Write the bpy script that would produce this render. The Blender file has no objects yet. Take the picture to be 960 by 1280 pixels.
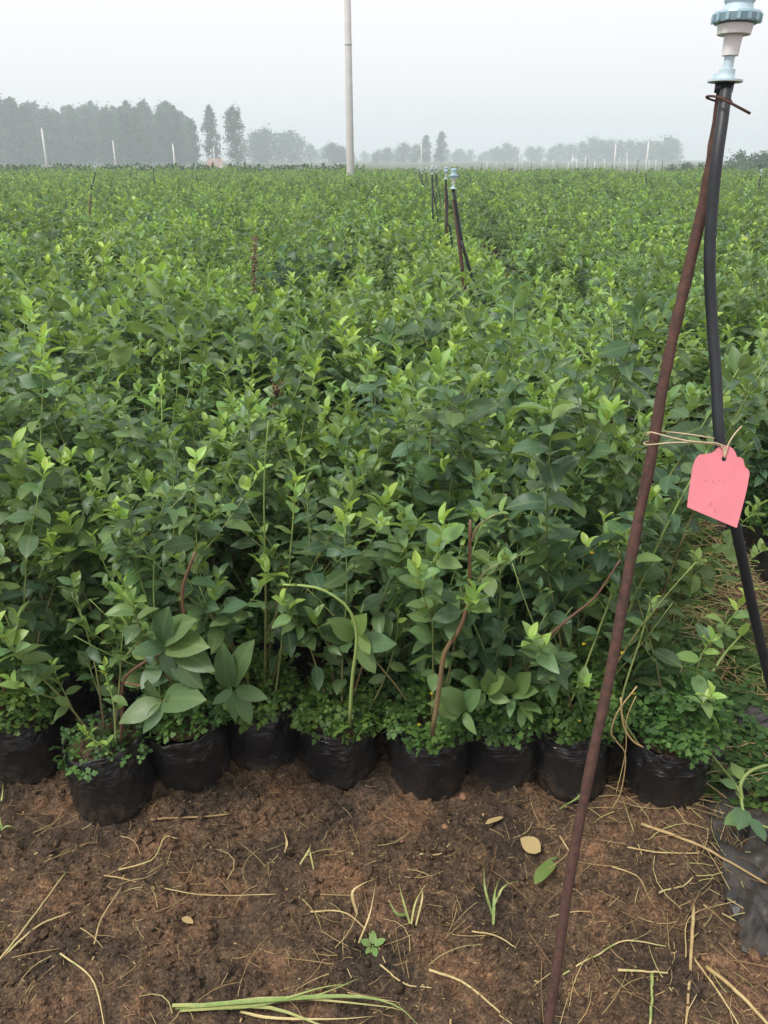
import bpy, math, random
import numpy as np
from mathutils import Matrix, Vector, Euler

R = math.radians
sc = bpy.context.scene
COL = sc.collection

# ------------------------------------------------------------------ camera
PITCH = R(24.95); F = 950.0; CAMH = 1.5          # F in pixels of the 960x1280 photograph
cam = bpy.data.cameras.new('camera'); camo = bpy.data.objects.new('camera', cam); COL.objects.link(camo)
cam.sensor_fit = 'VERTICAL'; cam.sensor_height = 24.0; cam.lens = F / 1280 * 24.0
cam.clip_start = 0.05; cam.clip_end = 3000
camo.location = (0, 0, CAMH); camo.rotation_euler = (R(90) - PITCH, 0, 0)
sc.camera = camo

# ------------------------------------------------------------------ sky, sun, exposure
SUN_EL, SUN_AZ = R(58), R(-120)      # azimuth from +Y clockwise
world = bpy.data.worlds.new('World'); sc.world = world; world.use_nodes = True
wn, wl = world.node_tree.nodes, world.node_tree.links
for n in list(wn): wn.remove(n)
wout = wn.new('ShaderNodeOutputWorld'); wbg = wn.new('ShaderNodeBackground')
sky = wn.new('ShaderNodeTexSky'); sky.sky_type = 'NISHITA'; sky.sun_disc = False
sky.sun_elevation = SUN_EL; sky.sun_rotation = SUN_AZ
sky.air_density = 1.0; sky.dust_density = 6.0; sky.ozone_density = 1.0
hs = wn.new('ShaderNodeHueSaturation'); hs.inputs['Saturation'].default_value = 0.18
mx = wn.new('ShaderNodeMix'); mx.data_type = 'RGBA'; mx.inputs['Factor'].default_value = 0.72
mx.inputs['B'].default_value = (8.0, 7.75, 7.95, 1)      # an even cloud layer over the whole sky
wl.new(sky.outputs['Color'], hs.inputs['Color']); wl.new(hs.outputs['Color'], mx.inputs['A'])
wl.new(mx.outputs['Result'], wbg.inputs['Color']); wbg.inputs['Strength'].default_value = 0.078
wl.new(wbg.outputs['Background'], wout.inputs['Surface'])

sl = bpy.data.lights.new('sun', 'SUN'); sl.energy = 1.5; sl.angle = R(14); sl.color = (1, .96, .9)
so = bpy.data.objects.new('sun', sl); COL.objects.link(so)
sd = Vector((math.sin(SUN_AZ) * math.cos(SUN_EL), math.cos(SUN_AZ) * math.cos(SUN_EL), math.sin(SUN_EL)))
so.rotation_euler = (-sd).to_track_quat('-Z', 'Y').to_euler(); so.location = (-5, -5, 12)

vs = sc.view_settings
vs.view_transform = 'Standard'; vs.look = 'None'; vs.gamma = 1; vs.use_curve_mapping = False
vs.exposure = 1.1
sc.render.engine = 'CYCLES'
cy = sc.cycles
cy.max_bounces = 8; cy.diffuse_bounces = 3; cy.glossy_bounces = 2; cy.transmission_bounces = 3
cy.volume_bounces = 1; cy.use_denoising = True; cy.caustics_reflective = False; cy.caustics_refractive = False

# ------------------------------------------------------------------ helpers
FW = Vector((0, math.cos(PITCH), -math.sin(PITCH))); UP = Vector((0, math.sin(PITCH), math.cos(PITCH)))
RT = Vector((1, 0, 0)); CAM = Vector((0, 0, CAMH))
def ray(px, py): return FW + RT * ((px - 480) / F) + UP * ((640 - py) / F)
def at(px, py, depth): return CAM + ray(px, py) * depth
def ground(px, py, z=0.0):
    d = ray(px, py); return CAM + d * ((z - CAMH) / d.z)
def at_y(px, py, Y):
    d = ray(px, py); return CAM + d * (Y / d.y)

rs = np.random.RandomState(7)
def _h(ix, iy, seed):
    n = (ix.astype(np.int64) * 374761393 + iy.astype(np.int64) * 668265263 + seed * 1442695041) & 0xffffffff
    n = ((n ^ (n >> 13)) * 1274126177) & 0xffffffff
    return ((n ^ (n >> 16)) & 0xffff) / 65535.0
def noise(x, y, seed=0):
    x = np.asarray(x, float); y = np.asarray(y, float)
    ix = np.floor(x); iy = np.floor(y); fx = x - ix; fy = y - iy
    fx = fx * fx * (3 - 2 * fx); fy = fy * fy * (3 - 2 * fy)
    a = _h(ix, iy, seed); b = _h(ix + 1, iy, seed); c = _h(ix, iy + 1, seed); d = _h(ix + 1, iy + 1, seed)
    return (a * (1 - fx) + b * fx) * (1 - fy) + (c * (1 - fx) + d * fx) * fy
def GH(x, y):
    """height of the ground"""
    x = np.asarray(x, float); y = np.asarray(y, float)
    fade = np.clip((5.5 - y) / 2.5, 0, 1)
    h = (noise(x / .33, y / .33, 1) - .5) * .036 + (noise(x / .11, y / .11, 2) - .5) * .022
    r1 = np.abs(noise(x / .045, y / .045, 3) - .5); h = h + (.25 - r1) * .03
    h = h + (noise(x / .024, y / .024, 4) - .5) * .018 + (noise(x / .0105, y / .0105, 5) - .5) * .011
    return h * fade
def gz(x, y): return float(GH(x, y))
def gp(px, py, dz=0.0):
    p = ground(px, py)
    return Vector((p.x, p.y, gz(p.x, p.y) + dz))

def np_mesh(name, verts, tris, tone=None, uv=None, smooth=True, mats=()):
    me = bpy.data.meshes.new(name)
    verts = np.asarray(verts, np.float32); tris = np.asarray(tris, np.int32)
    me.vertices.add(len(verts)); me.vertices.foreach_set('co', verts.ravel())
    me.loops.add(tris.size); me.loops.foreach_set('vertex_index', tris.ravel())
    me.polygons.add(len(tris)); me.polygons.foreach_set('loop_start', np.arange(0, tris.size, 3, dtype=np.int32))
    if tone is not None:
        at_ = me.attributes.new('tone', 'FLOAT', 'POINT'); at_.data.foreach_set('value', np.asarray(tone, np.float32))
    if uv is not None:
        l = me.uv_layers.new(name='UVMap'); l.data.foreach_set('uv', np.asarray(uv, np.float32)[tris.ravel()].ravel())
    me.update(calc_edges=True)
    me.polygons.foreach_set('use_smooth', np.full(len(tris), smooth)); me.validate()
    for m in mats: me.materials.append(m)
    return me

class MB:
    """collects verts / tris / tone"""
    def __init__(s): s.v = []; s.t = []; s.o = []; s.u = []; s.n = 0
    def add(s, v, t, tone=0.0, uv=None):
        v = np.asarray(v, float); t = np.asarray(t, int)
        s.v.append(v); s.t.append(t + s.n)
        s.o.append(np.full(len(v), tone) if np.isscalar(tone) else np.asarray(tone))
        s.u.append(np.zeros((len(v), 2)) if uv is None else uv); s.n += len(v)
    def mesh(s, name, mat, smooth=True):
        return np_mesh(name, np.concatenate(s.v), np.concatenate(s.t), np.concatenate(s.o), np.concatenate(s.u), smooth, [mat])

def tube_np(pts, rad, sides=6, cap=True):
    pts = [Vector(p) for p in pts]; n = len(pts)
    if np.isscalar(rad): rad = [rad] * n
    V = []; prev = None
    for i, p in enumerate(pts):
        d = (pts[min(i + 1, n - 1)] - pts[max(i - 1, 0)])
        if d.length < 1e-9: d = Vector((0, 0, 1))
        d.normalize()
        if prev is None:
            a = d.orthogonal().normalized()
        else:
            a = (prev - d * prev.dot(d))
            a = a.normalized() if a.length > 1e-6 else d.orthogonal().normalized()
        prev = a; b = d.cross(a)
        for k in range(sides):
            t = 2 * math.pi * k / sides
            V.append(p + (a * math.cos(t) + b * math.sin(t)) * rad[i])
    T = []
    for i in range(n - 1):
        for k in range(sides):
            a0 = i * sides + k; a1 = i * sides + (k + 1) % sides; b0 = a0 + sides; b1 = a1 + sides
            T += [(a0, a1, b1), (a0, b1, b0)]
    if cap:
        V.append(pts[0]); V.append(pts[-1]); c0 = n * sides; c1 = c0 + 1
        for k in range(sides):
            T += [(c0, (k + 1) % sides, k), (c1, (n - 1) * sides + k, (n - 1) * sides + (k + 1) % sides)]
    return np.array([tuple(v) for v in V]), np.array(T)

def lathe_np(prof, seg=24, c=(0, 0, 0), f=None):
    V = []
    for i, (r, z) in enumerate(prof):
        for k in range(seg):
            a = 2 * math.pi * k / seg
            rr, zz = (r, z) if f is None else f(r, z, a, i)
            V.append((c[0] + rr * math.cos(a), c[1] + rr * math.sin(a), c[2] + zz))
    T = []
    for i in range(len(prof) - 1):
        for k in range(seg):
            a0 = i * seg + k; a1 = i * seg + (k + 1) % seg; b0 = a0 + seg; b1 = a1 + seg
            T += [(a0, a1, b1), (a0, b1, b0)]
    return np.array(V), np.array(T)

def box_np(x0, x1, y0, y1, z0, z1):
    V = [(x, y, z) for z in (z0, z1) for y in (y0, y1) for x in (x0, x1)]
    q = [(0, 2, 3, 1), (4, 5, 7, 6), (0, 1, 5, 4), (2, 6, 7, 3), (0, 4, 6, 2), (1, 3, 7, 5)]
    T = []
    for a, b, c, d in q: T += [(a, b, c), (a, c, d)]
    return np.array(V, float), np.array(T)

def smoothpath(pts, n=16):
    """Catmull-Rom through the points"""
    P = [Vector(p) for p in pts]
    if len(P) == 2: return [P[0].lerp(P[1], i / (n - 1)) for i in range(n)]
    P = [P[0] * 2 - P[1]] + P + [P[-1] * 2 - P[-2]]
    out = []; m = len(P) - 3
    for i in range(n):
        u = i / (n - 1) * m; k = min(int(u), m - 1); t = u - k
        a, b, c, d = P[k:k + 4]
        out.append(.5 * ((2 * b) + (c - a) * t + (2 * a - 5 * b + 4 * c - d) * t * t + (3 * b - a - 3 * c + d) * t ** 3))
    return out

def link(name, me, parent=None, mw=None):
    o = bpy.data.objects.new(name, me); COL.objects.link(o)
    if parent is not None: o.parent = parent
    if mw is not None: o.matrix_basis = mw
    return o
def tag(o, label, cat, group=None, kind=None):
    if label: o['label'] = label
    if cat: o['category'] = cat
    if group: o['group'] = group
    if kind: o['kind'] = kind
    return o
def thing(name, label, cat, loc=(0, 0, 0), group=None, rz=0):
    o = bpy.data.objects.new(name, None); COL.objects.link(o)
    o.location = loc; o.rotation_euler = (0, 0, rz); o.empty_display_size = .1
    return tag(o, label, cat, group)
def stuff(o, label=None): o['kind'] = 'stuff'; o['label'] = label or o.get('label', ''); return o

# ------------------------------------------------------------------ materials
def mat(name):
    m = bpy.data.materials.new(name); m.use_nodes = True
    nt = m.node_tree; b = nt.nodes['Principled BSDF']
    return m, nt.nodes, nt.links, b
def ramp(N, stops, interp='LINEAR'):
    r = N.new('ShaderNodeValToRGB'); cr = r.color_ramp; cr.interpolation = interp
    while len(cr.elements) < len(stops): cr.elements.new(.5)
    for e, (p, c) in zip(cr.elements, stops): e.position = p; e.color = (*c, 1)
    return r
def noise_node(N, L, scale, detail=4, rough=.6, coord='Object', src=None):
    t = N.new('ShaderNodeTexNoise'); t.inputs['Scale'].default_value = scale
    t.inputs['Detail'].default_value = detail; t.inputs['Roughness'].default_value = rough
    if src is None:
        c = N.new('ShaderNodeTexCoord'); L.new(c.outputs[coord], t.inputs['Vector'])
    else: L.new(src, t.inputs['Vector'])
    return t
def bump(N, L, b, h, strength, dist):
    bp = N.new('ShaderNodeBump'); bp.inputs['Strength'].default_value = strength; bp.inputs['Distance'].default_value = dist
    L.new(h, bp.inputs['Height']); L.new(bp.outputs['Normal'], b.inputs['Normal']); return bp
def math_node(N, L, op, a, b=None):
    m = N.new('ShaderNodeMath'); m.operation = op
    for i, v in enumerate((a, b)):
        if v is None: continue
        if isinstance(v, (int, float)): m.inputs[i].default_value = v
        else: L.new(v, m.inputs[i])
    return m.outputs[0]

def leaf_material(name, stops, trans=.38, rough=.42, veins=True, backmul=.35):
    m, N, L, b = mat(name)
    a = N.new('ShaderNodeAttribute'); a.attribute_name = 'tone'
    nz = noise_node(N, L, 60, 2)
    ad = math_node(N, L, 'MULTIPLY_ADD', nz.outputs['Fac'], .16)
    N[ad.node.name].inputs[2].default_value = -.08
    sm = math_node(N, L, 'ADD', a.outputs['Fac'], ad)
    r = ramp(N, stops); L.new(sm, r.inputs['Fac'])
    col = r.outputs['Color']
    if veins:
        uv = N.new('ShaderNodeUVMap'); sp = N.new('ShaderNodeSeparateXYZ'); L.new(uv.outputs['UV'], sp.inputs[0])
        du = math_node(N, L, 'ABSOLUTE', math_node(N, L, 'SUBTRACT', sp.outputs['X'], .5))
        rib = N.new('ShaderNodeMapRange'); L.new(du, rib.inputs['Value'])
        rib.inputs['From Min'].default_value = .012; rib.inputs['From Max'].default_value = .05
        rib.inputs['To Min'].default_value = 1; rib.inputs['To Max'].default_value = 0
        sv = math_node(N, L, 'SINE', math_node(N, L, 'MULTIPLY', math_node(N, L, 'SUBTRACT', sp.outputs['Y'], math_node(N, L, 'MULTIPLY', du, .55)), 44))
        svr = N.new('ShaderNodeMapRange'); L.new(sv, svr.inputs['Value'])
        svr.inputs['From Min'].default_value = .86; svr.inputs['From Max'].default_value = 1
        vein = math_node(N, L, 'MAXIMUM', rib.outputs[0], math_node(N, L, 'MULTIPLY', svr.outputs[0], .45))
        mv = N.new('ShaderNodeMix'); mv.data_type = 'RGBA'; mv.blend_type = 'MIX'
        L.new(math_node(N, L, 'MULTIPLY', vein, .38), mv.inputs['Factor']); L.new(col, mv.inputs['A'])
        mv.inputs['B'].default_value = (.22, .30, .12, 1); col = mv.outputs['Result']
        bump(N, L, b, vein, -.35, .0012)
    ns = noise_node(N, L, 26, 3, .7); rsn = ramp(N, [(.66, (0, 0, 0)), (.74, (1, 1, 1))]); L.new(ns.outputs['Fac'], rsn.inputs['Fac'])   # blemishes
    msn = N.new('ShaderNodeMix'); msn.data_type = 'RGBA'; L.new(math_node(N, L, 'MULTIPLY', rsn.outputs['Color'], .4), msn.inputs['Factor']); L.new(col, msn.inputs['A'])
    msn.inputs['B'].default_value = (.24, .19, .06, 1); col = msn.outputs['Result']
    oi_ = N.new('ShaderNodeObjectInfo'); rh = ramp(N, [(0, (.84, .97, 1.12)), (.5, (.98, 1, 1)), (1, (1.12, 1.02, .85))]); L.new(oi_.outputs['Random'], rh.inputs['Fac'])
    hm = N.new('ShaderNodeMix'); hm.data_type = 'RGBA'; hm.blend_type = 'MULTIPLY'; hm.inputs['Factor'].default_value = 1
    L.new(col, hm.inputs['A']); L.new(rh.outputs['Color'], hm.inputs['B']); col = hm.outputs['Result']
    g = N.new('ShaderNodeNewGeometry')                       # leaf undersides are paler and duller
    mb = N.new('ShaderNodeMix'); mb.data_type = 'RGBA'
    L.new(math_node(N, L, 'MULTIPLY', g.outputs['Backfacing'], backmul), mb.inputs['Factor']); L.new(col, mb.inputs['A'])
    mb.inputs['B'].default_value = (.20, .26, .15, 1); col = mb.outputs['Result']
    L.new(col, b.inputs['Base Color']); b.inputs['Roughness'].default_value = rough
    b.inputs['Specular IOR Level'].default_value = .4
    tr = N.new('ShaderNodeBsdfTranslucent')
    tc = N.new('ShaderNodeMix'); tc.data_type = 'RGBA'; tc.blend_type = 'MULTIPLY'; tc.inputs['Factor'].default_value = 1
    L.new(col, tc.inputs['A']); tc.inputs['B'].default_value = (1.5, 1.55, .6, 1); L.new(tc.outputs['Result'], tr.inputs['Color'])
    ms = N.new('ShaderNodeMixShader'); ms.inputs[0].default_value = trans
    L.new(b.outputs[0], ms.inputs[1]); L.new(tr.outputs[0], ms.inputs[2])
    L.new(ms.outputs[0], N['Material Output'].inputs['Surface'])
    return m
M = {}
M['leaf'] = leaf_material('blueberry_leaf', [(0, (.044, .086, .044)), (.28, (.100, .172, .080)), (.55, (.190, .300, .105)), (.78, (.28, .44, .105)), (1, (.43, .60, .15))])
M['weed'] = leaf_material('weed_leaf', [(0, (.03, .072, .02)), (.5, (.075, .155, .035)), (1, (.19, .30, .06))], veins=False, rough=.55)
M['farleaf'] = leaf_material('tree_leaf', [(0, (.018, .048, .024)), (.5, (.038, .085, .038)), (1, (.08, .145, .05))], veins=False, rough=.6, trans=.2)
def tone_material(name, stops, rough=.6, spec=.4, nscale=150, bstr=.3, bdist=.001, namp=.3):
    m, N, L, b = mat(name)
    a = N.new('ShaderNodeAttribute'); a.attribute_name = 'tone'
    nz = noise_node(N, L, nscale, 4)
    ad = math_node(N, L, 'MULTIPLY_ADD', nz.outputs['Fac'], namp); N[ad.node.name].inputs[2].default_value = -namp / 2
    r = ramp(N, stops); L.new(math_node(N, L, 'ADD', a.outputs['Fac'], ad), r.inputs['Fac'])
    L.new(r.outputs['Color'], b.inputs['Base Color']); b.inputs['Roughness'].default_value = rough
    b.inputs['Specular IOR Level'].default_value = spec
    bump(N, L, b, nz.outputs['Fac'], bstr, bdist)
    return m
M['stem'] = tone_material('stem', [(0, (.07, .035, .022)), (.3, (.16, .085, .05)), (.55, (.20, .20, .08)), (1, (.25, .36, .10))], rough=.5)
M['straw'] = tone_material('straw', [(0, (.17, .10, .045)), (.35, (.36, .25, .11)), (.7, (.50, .40, .19)), (.85, (.30, .33, .11)), (1, (.17, .25, .07))], rough=.6, nscale=90)
M['trunk'] = tone_material('tree_trunk', [(0, (.10, .09, .08)), (1, (.20, .19, .17))], rough=.9, nscale=6)
# grow bag: thin black polythene, dusty
m, N, L, b = mat('black_polythene'); M['bag'] = m
n1 = noise_node(N, L, 14, 6, .65); n2 = noise_node(N, L, 90, 3)
r = ramp(N, [(.42, (.010, .010, .011)), (.66, (.022, .020, .018)), (.95, (.11, .075, .05))])
tcb = N.new('ShaderNodeTexCoord'); spb = N.new('ShaderNodeSeparateXYZ'); L.new(tcb.outputs['Object'], spb.inputs[0])
mud = N.new('ShaderNodeMapRange'); L.new(spb.outputs['Z'], mud.inputs['Value']); mud.inputs['From Min'].default_value = .07; mud.inputs['From Max'].default_value = 0; mud.inputs['To Max'].default_value = .2   # mud splashed up from the soil
L.new(math_node(N, L, 'ADD', n1.outputs['Fac'], mud.outputs[0]), r.inputs['Fac']); L.new(r.outputs['Color'], b.inputs['Base Color'])
mr = N.new('ShaderNodeMapRange'); L.new(n1.outputs['Fac'], mr.inputs['Value']); mr.inputs['To Min'].default_value = .14; mr.inputs['To Max'].default_value = .34
L.new(mr.outputs[0], b.inputs['Roughness']); mpn = N.new('ShaderNodeMapping'); mpn.inputs['Scale'].default_value = (5, 5, 150); L.new(tcb.outputs['Object'], mpn.inputs['Vector'])
n4 = noise_node(N, L, 1.0, 3, .6, src=mpn.outputs['Vector'])                  # stretch creases below the rim
rimm = N.new('ShaderNodeMapRange'); L.new(spb.outputs['Z'], rimm.inputs['Value']); rimm.inputs['From Min'].default_value = .08; rimm.inputs['From Max'].default_value = .13
n6 = noise_node(N, L, 22, 4, .55)
hb_ = math_node(N, L, 'ADD', math_node(N, L, 'MULTIPLY', math_node(N, L, 'MULTIPLY', n4.outputs['Fac'], rimm.outputs[0]), .5), n6.outputs['Fac'])
bump(N, L, b, hb_, 1.0, .012)
# soil
m, N, L, b = mat('soil'); M['soil'] = m
g = N.new('ShaderNodeNewGeometry')
n1 = noise_node(N, L, 5.5, 5, .6, src=g.outputs['Position']); n2 = noise_node(N, L, 70, 5, .7, src=g.outputs['Position'])
n3 = noise_node(N, L, 380, 2, .6, src=g.outputs['Position']); n5 = noise_node(N, L, 190, 3, .7, src=g.outputs['Position'])
r1 = ramp(N, [(.36, (.048, .034, .023)), (.5, (.098, .063, .038)), (.64, (.172, .097, .055))]); L.new(n1.outputs['Fac'], r1.inputs['Fac'])
r2 = ramp(N, [(.3, (.35, .34, .33)), (.52, (1, 1, 1)), (.72, (1.75, 1.7, 1.6))]); L.new(n2.outputs['Fac'], r2.inputs['Fac'])
r5 = ramp(N, [(.34, (.4, .4, .4)), (.5, (1, 1, 1)), (.68, (1.7, 1.65, 1.55))]); L.new(n5.outputs['Fac'], r5.inputs['Fac'])
m5 = N.new('ShaderNodeMix'); m5.data_type = 'RGBA'; m5.blend_type = 'MULTIPLY'; m5.inputs['Factor'].default_value = 1; L.new(r2.outputs['Color'], m5.inputs['A']); L.new(r5.outputs['Color'], m5.inputs['B'])
mm = N.new('ShaderNodeMix'); mm.data_type = 'RGBA'; mm.blend_type = 'MULTIPLY'; mm.inputs['Factor'].default_value = 1
L.new(r1.outputs['Color'], mm.inputs['A']); L.new(m5.outputs['Result'], mm.inputs['B'])
r3 = ramp(N, [(.68, (0, 0, 0)), (.76, (1, 1, 1))]); L.new(n3.outputs['Fac'], r3.inputs['Fac'])
m3 = N.new('ShaderNodeMix'); m3.data_type = 'RGBA'; L.new(math_node(N, L, 'MULTIPLY', r3.outputs['Color'], .35), m3.inputs['Factor'])
L.new(mm.outputs['Result'], m3.inputs['A']); m3.inputs['B'].default_value = (.26, .20, .13, 1)
sp = N.new('ShaderNodeSeparateXYZ'); L.new(g.outputs['Position'], sp.inputs[0])     # rough grassland beyond the plot
far = N.new('ShaderNodeMapRange'); L.new(sp.outputs['Y'], far.inputs['Value']); far.inputs['From Min'].default_value = 41; far.inputs['From Max'].default_value = 45
nf = noise_node(N, L, .05, 4, .6, src=g.outputs['Position'])
rf = ramp(N, [(.35, (.06, .085, .03)), (.55, (.09, .10, .045)), (.7, (.15, .11, .065))]); L.new(nf.outputs['Fac'], rf.inputs['Fac'])
m4 = N.new('ShaderNodeMix'); m4.data_type = 'RGBA'; L.new(far.outputs[0], m4.inputs['Factor']); L.new(m3.outputs['Result'], m4.inputs['A']); L.new(rf.outputs['Color'], m4.inputs['B'])
L.new(m4.outputs['Result'], b.inputs['Base Color']); b.inputs['Roughness'].default_value = .88; b.inputs['Specular IOR Level'].default_value = .3
ba = math_node(N, L, 'ADD', n2.outputs['Fac'], math_node(N, L, 'MULTIPLY', n5.outputs['Fac'], .7))
bump(N, L, b, ba, 1.0, .008)
def plain(name, c, rough=.5, var=.12, nscale=40, spec=.5, metal=0, bs=.15, bd=.001, c2=None, coord='Object'):
    m, N, L, b = mat(name)
    nz = noise_node(N, L, nscale, 5, .65, coord)
    c2 = c2 or tuple(x * (1 - 2.2 * var) for x in c)
    r = ramp(N, [(.3, c2), (.65, c)]); L.new(nz.outputs['Fac'], r.inputs['Fac']); L.new(r.outputs['Color'], b.inputs['Base Color'])
    b.inputs['Roughness'].default_value = rough; b.inputs['Specular IOR Level'].default_value = spec; b.inputs['Metallic'].default_value = metal
    bump(N, L, b, nz.outputs['Fac'], bs, bd)
    return m
M['rust'] = plain('rusty_iron', (.095, .047, .034), .85, nscale=75, c2=(.040, .024, .020), bs=.5, bd=.0015, spec=.3)
M['hose'] = plain('black_hose', (.016, .020, .025), .5, nscale=30, c2=(.009, .011, .013))
M['pale_blue'] = plain('pale_blue_plastic', (.50, .63, .68), .35, var=.06, nscale=25)
M['teal'] = plain('teal_plastic', (.31, .46, .53), .35, var=.1, nscale=25)
M['white_plastic'] = plain('white_plastic', (.74, .73, .71), .4, var=.04, nscale=25)
M['pink'] = plain('pink_card', (.68, .212, .242), .6, var=.05, nscale=30, bs=.05, spec=.3)
M['ink'] = plain('faded_pencil', (.60, .20, .25), .7, var=.1, nscale=60)
M['string'] = plain('jute_string', (.52, .42, .26), .8, var=.15, nscale=200)
M['concrete'] = plain('concrete', (.46, .45, .43), .8, var=.08, nscale=3, bs=.2, bd=.01)
M['whitepost'] = plain('whitewashed_post', (.66, .66, .64), .8, var=.08, nscale=6)
M['panel'] = plain('painted_panel', (.68, .63, .60), .6, nscale=2.5, c2=(.50, .27, .24))
M['film'] = plain('black_mulch_film', (.05, .042, .034), .5, nscale=16, c2=(.016, .016, .017), bs=.5, bd=.004)
M['pebble'] = plain('pebble', (.26, .14, .08), .8, var=.15, nscale=60)
M['yellow'] = plain('yellow_petal', (.75, .55, .04), .5, var=.05)
M['deadleaf'] = plain('yellowed_leaf', (.42, .33, .15), .6, nscale=90, c2=(.28, .19, .08))

# ------------------------------------------------------------------ ground
def axis(lo, hi, step, far_lo, far_hi, g=1.22):
    a = list(np.arange(lo, hi, step)); s = step; x = a[-1]; up = []
    while x < far_hi: s *= g; x += s; up.append(min(x, far_hi))
    s = step; x = lo; dn = []
    while x > far_lo: s *= g; x -= s; dn.append(max(x, far_lo))
    return np.array(dn[::-1] + a + up)
xs = axis(-1.25, 1.55, .0062, -640, 640)
ys = np.concatenate([axis(.72, 1.72, .0062, -30, 1.72)[:-1], axis(1.72, 5.2, .035, 1.72, 760)])
ys = np.unique(ys)
gx, gy = np.meshgrid(xs, ys); gzv = GH(gx, gy)
nx, ny = len(xs), len(ys); idx = np.arange(nx * ny).reshape(ny, nx)
q = np.stack([idx[:-1, :-1], idx[:-1, 1:], idx[1:, 1:], idx[1:, :-1]], -1).reshape(-1, 4)
gm = np_mesh('ground', np.stack([gx, gy, gzv], -1).reshape(-1, 3), np.concatenate([q[:, [0, 1, 2]], q[:, [0, 2, 3]]]), mats=[M['soil']])
go = link('ground', gm); go['kind'] = 'structure'; go['label'] = 'brown crumbly soil in front of the potted plants and under the beds'

# ------------------------------------------------------------------ haze
hz = bpy.data.materials.new('haze'); hz.use_nodes = True
for n in list(hz.node_tree.nodes):
    if n.type != 'OUTPUT_MATERIAL': hz.node_tree.nodes.remove(n)
pv = hz.node_tree.nodes.new('ShaderNodeVolumePrincipled'); pv.inputs['Color'].default_value = (.83, .925, .99, 1)
pv.inputs['Density'].default_value = .0025; pv.inputs['Anisotropy'].default_value = .1
hz.node_tree.links.new(pv.outputs[0], hz.node_tree.nodes['Material Output'].inputs['Volume'])
v, t = box_np(-700, 700, -60, 800, -1.2, 26)
ho = link('haze', np_mesh('haze', v, t, smooth=False, mats=[hz])); ho['kind'] = 'stuff'; ho['label'] = 'pale grey haze fading the distant trees'

# ------------------------------------------------------------------ leaves
def leaf_np(W=.52, fold=.16, droop=.22, wave=.03, rows=6, seed=0):
    """unit leaf along +Y, face up"""
    rr = random.Random(seed); V = []; U = []; T = []
    ph = rr.random() * 6
    def zc(t): return -droop * t * t + .05 * math.sin(ph + 3 * t) * t
    V.append((0, 0, 0)); U.append((.5, 0))
    for i in range(1, rows):
        t = i / rows
        w = W / 2 * (math.sin(math.pi * t ** .88) ** .74)
        z = zc(t)
        V += [(-w, t, z + fold * w * 1.6 + wave * math.sin(ph + 9 * t)), (0, t, z), (w, t, z + fold * w * 1.6 + wave * math.sin(ph * 2 + 8 * t))]
        U += [(.5 - w, t), (.5, t), (.5 + w, t)]
    V.append((0, 1, zc(1))); U.append((.5, 1)); n = len(V)
    T += [(0, 2, 1), (0, 3, 2)]
    for i in range(rows - 2):
        a = 1 + 3 * i; b = a + 3
        T += [(a, a + 1, b + 1), (a, b + 1, b), (a + 1, a + 2, b + 2), (a + 1, b + 2, b + 1)]
    a = 1 + 3 * (rows - 2); T += [(a, a + 1, n - 1), (a + 1, a + 2, n - 1)]
    return np.array(V), np.array(T), np.array(U)
SPEC = [(.58, .14, .22, .03, 1), (.64, .05, .34, .04, 2), (.47, .28, .12, .02, 3), (.54, .18, .42, .03, 4)]
SHAPES = [leaf_np(a, b_, c, d, 7, e) for a, b_, c, d, e in SPEC]
SHAPES_LO = [leaf_np(a, b_, c, d, 4, e) for a, b_, c, d, e in SPEC]
TONES = 10
BANK = [[np_mesh('leaf', s[0], s[1], np.full(len(s[0]), (k + .5) / TONES), s[2], mats=[M['leaf']]) for k in range(TONES)] for s in SHAPES]

def leaf_frame(d, roll, size):
    d = d.normalized(); up = Vector((0, 0, 1))
    s = d.cross(up)
    s = s.normalized() if s.length > .05 else Vector((1, 0, 0))
    n = s.cross(d)
    c, q_ = math.cos(roll), math.sin(roll)
    s2 = s * c + n * q_; n2 = n * c - s * q_
    return Matrix(((s2.x, d.x, n2.x), (s2.y, d.y, n2.y), (s2.z, d.z, n2.z))) * size

def add_leaves_along(rg, path, t0, leaves, sz, tone0, flush, gap=.021, droopy=.0):
    n = len(path); Ls = [0]
    for i in range(1, n): Ls.append(Ls[-1] + (path[i] - path[i - 1]).length)
    tot = Ls[-1]; s = tot * t0; az = rg.random() * 6.28
    while s < tot:
        i = max(k for k in range(n) if Ls[k] <= s); i = min(i, n - 2)
        f = (s - Ls[i]) / max(Ls[i + 1] - Ls[i], 1e-6); p = path[i].lerp(path[i + 1], f)
        t = s / tot; rem = tot - s
        tip = max(0, 1 - rem / .10)                         # 1 at the very tip
        az += 2.4 + rg.uniform(-.3, .3)
        el = R(rg.uniform(-32, 38) - 20 * droopy) * (1 - tip) + R(rg.uniform(32, 76)) * tip
        ax = (path[i + 1] - path[i]).normalized()
        d = Vector((math.cos(az) * math.cos(el), math.sin(az) * math.cos(el), math.sin(el))) + ax * .25
        size = sz * rg.uniform(.72, 1.2) * (1 - .38 * tip) * (.72 + .28 * min(1, t * 2.2))
        tone = tone0 + rg.uniform(-.13, .13) + (.60 * flush) * tip ** .7 + .10 * flush * max(0, 1 - rem / .2)
        leaves.append((p.copy(), leaf_frame(d, rg.gauss(0, .5), size), min(.99, max(.01, tone)), 2 if tip > .35 else rg.randrange(4)))
        s += gap * rg.uniform(.7, 1.3) * (1 - .80 * tip)

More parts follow.
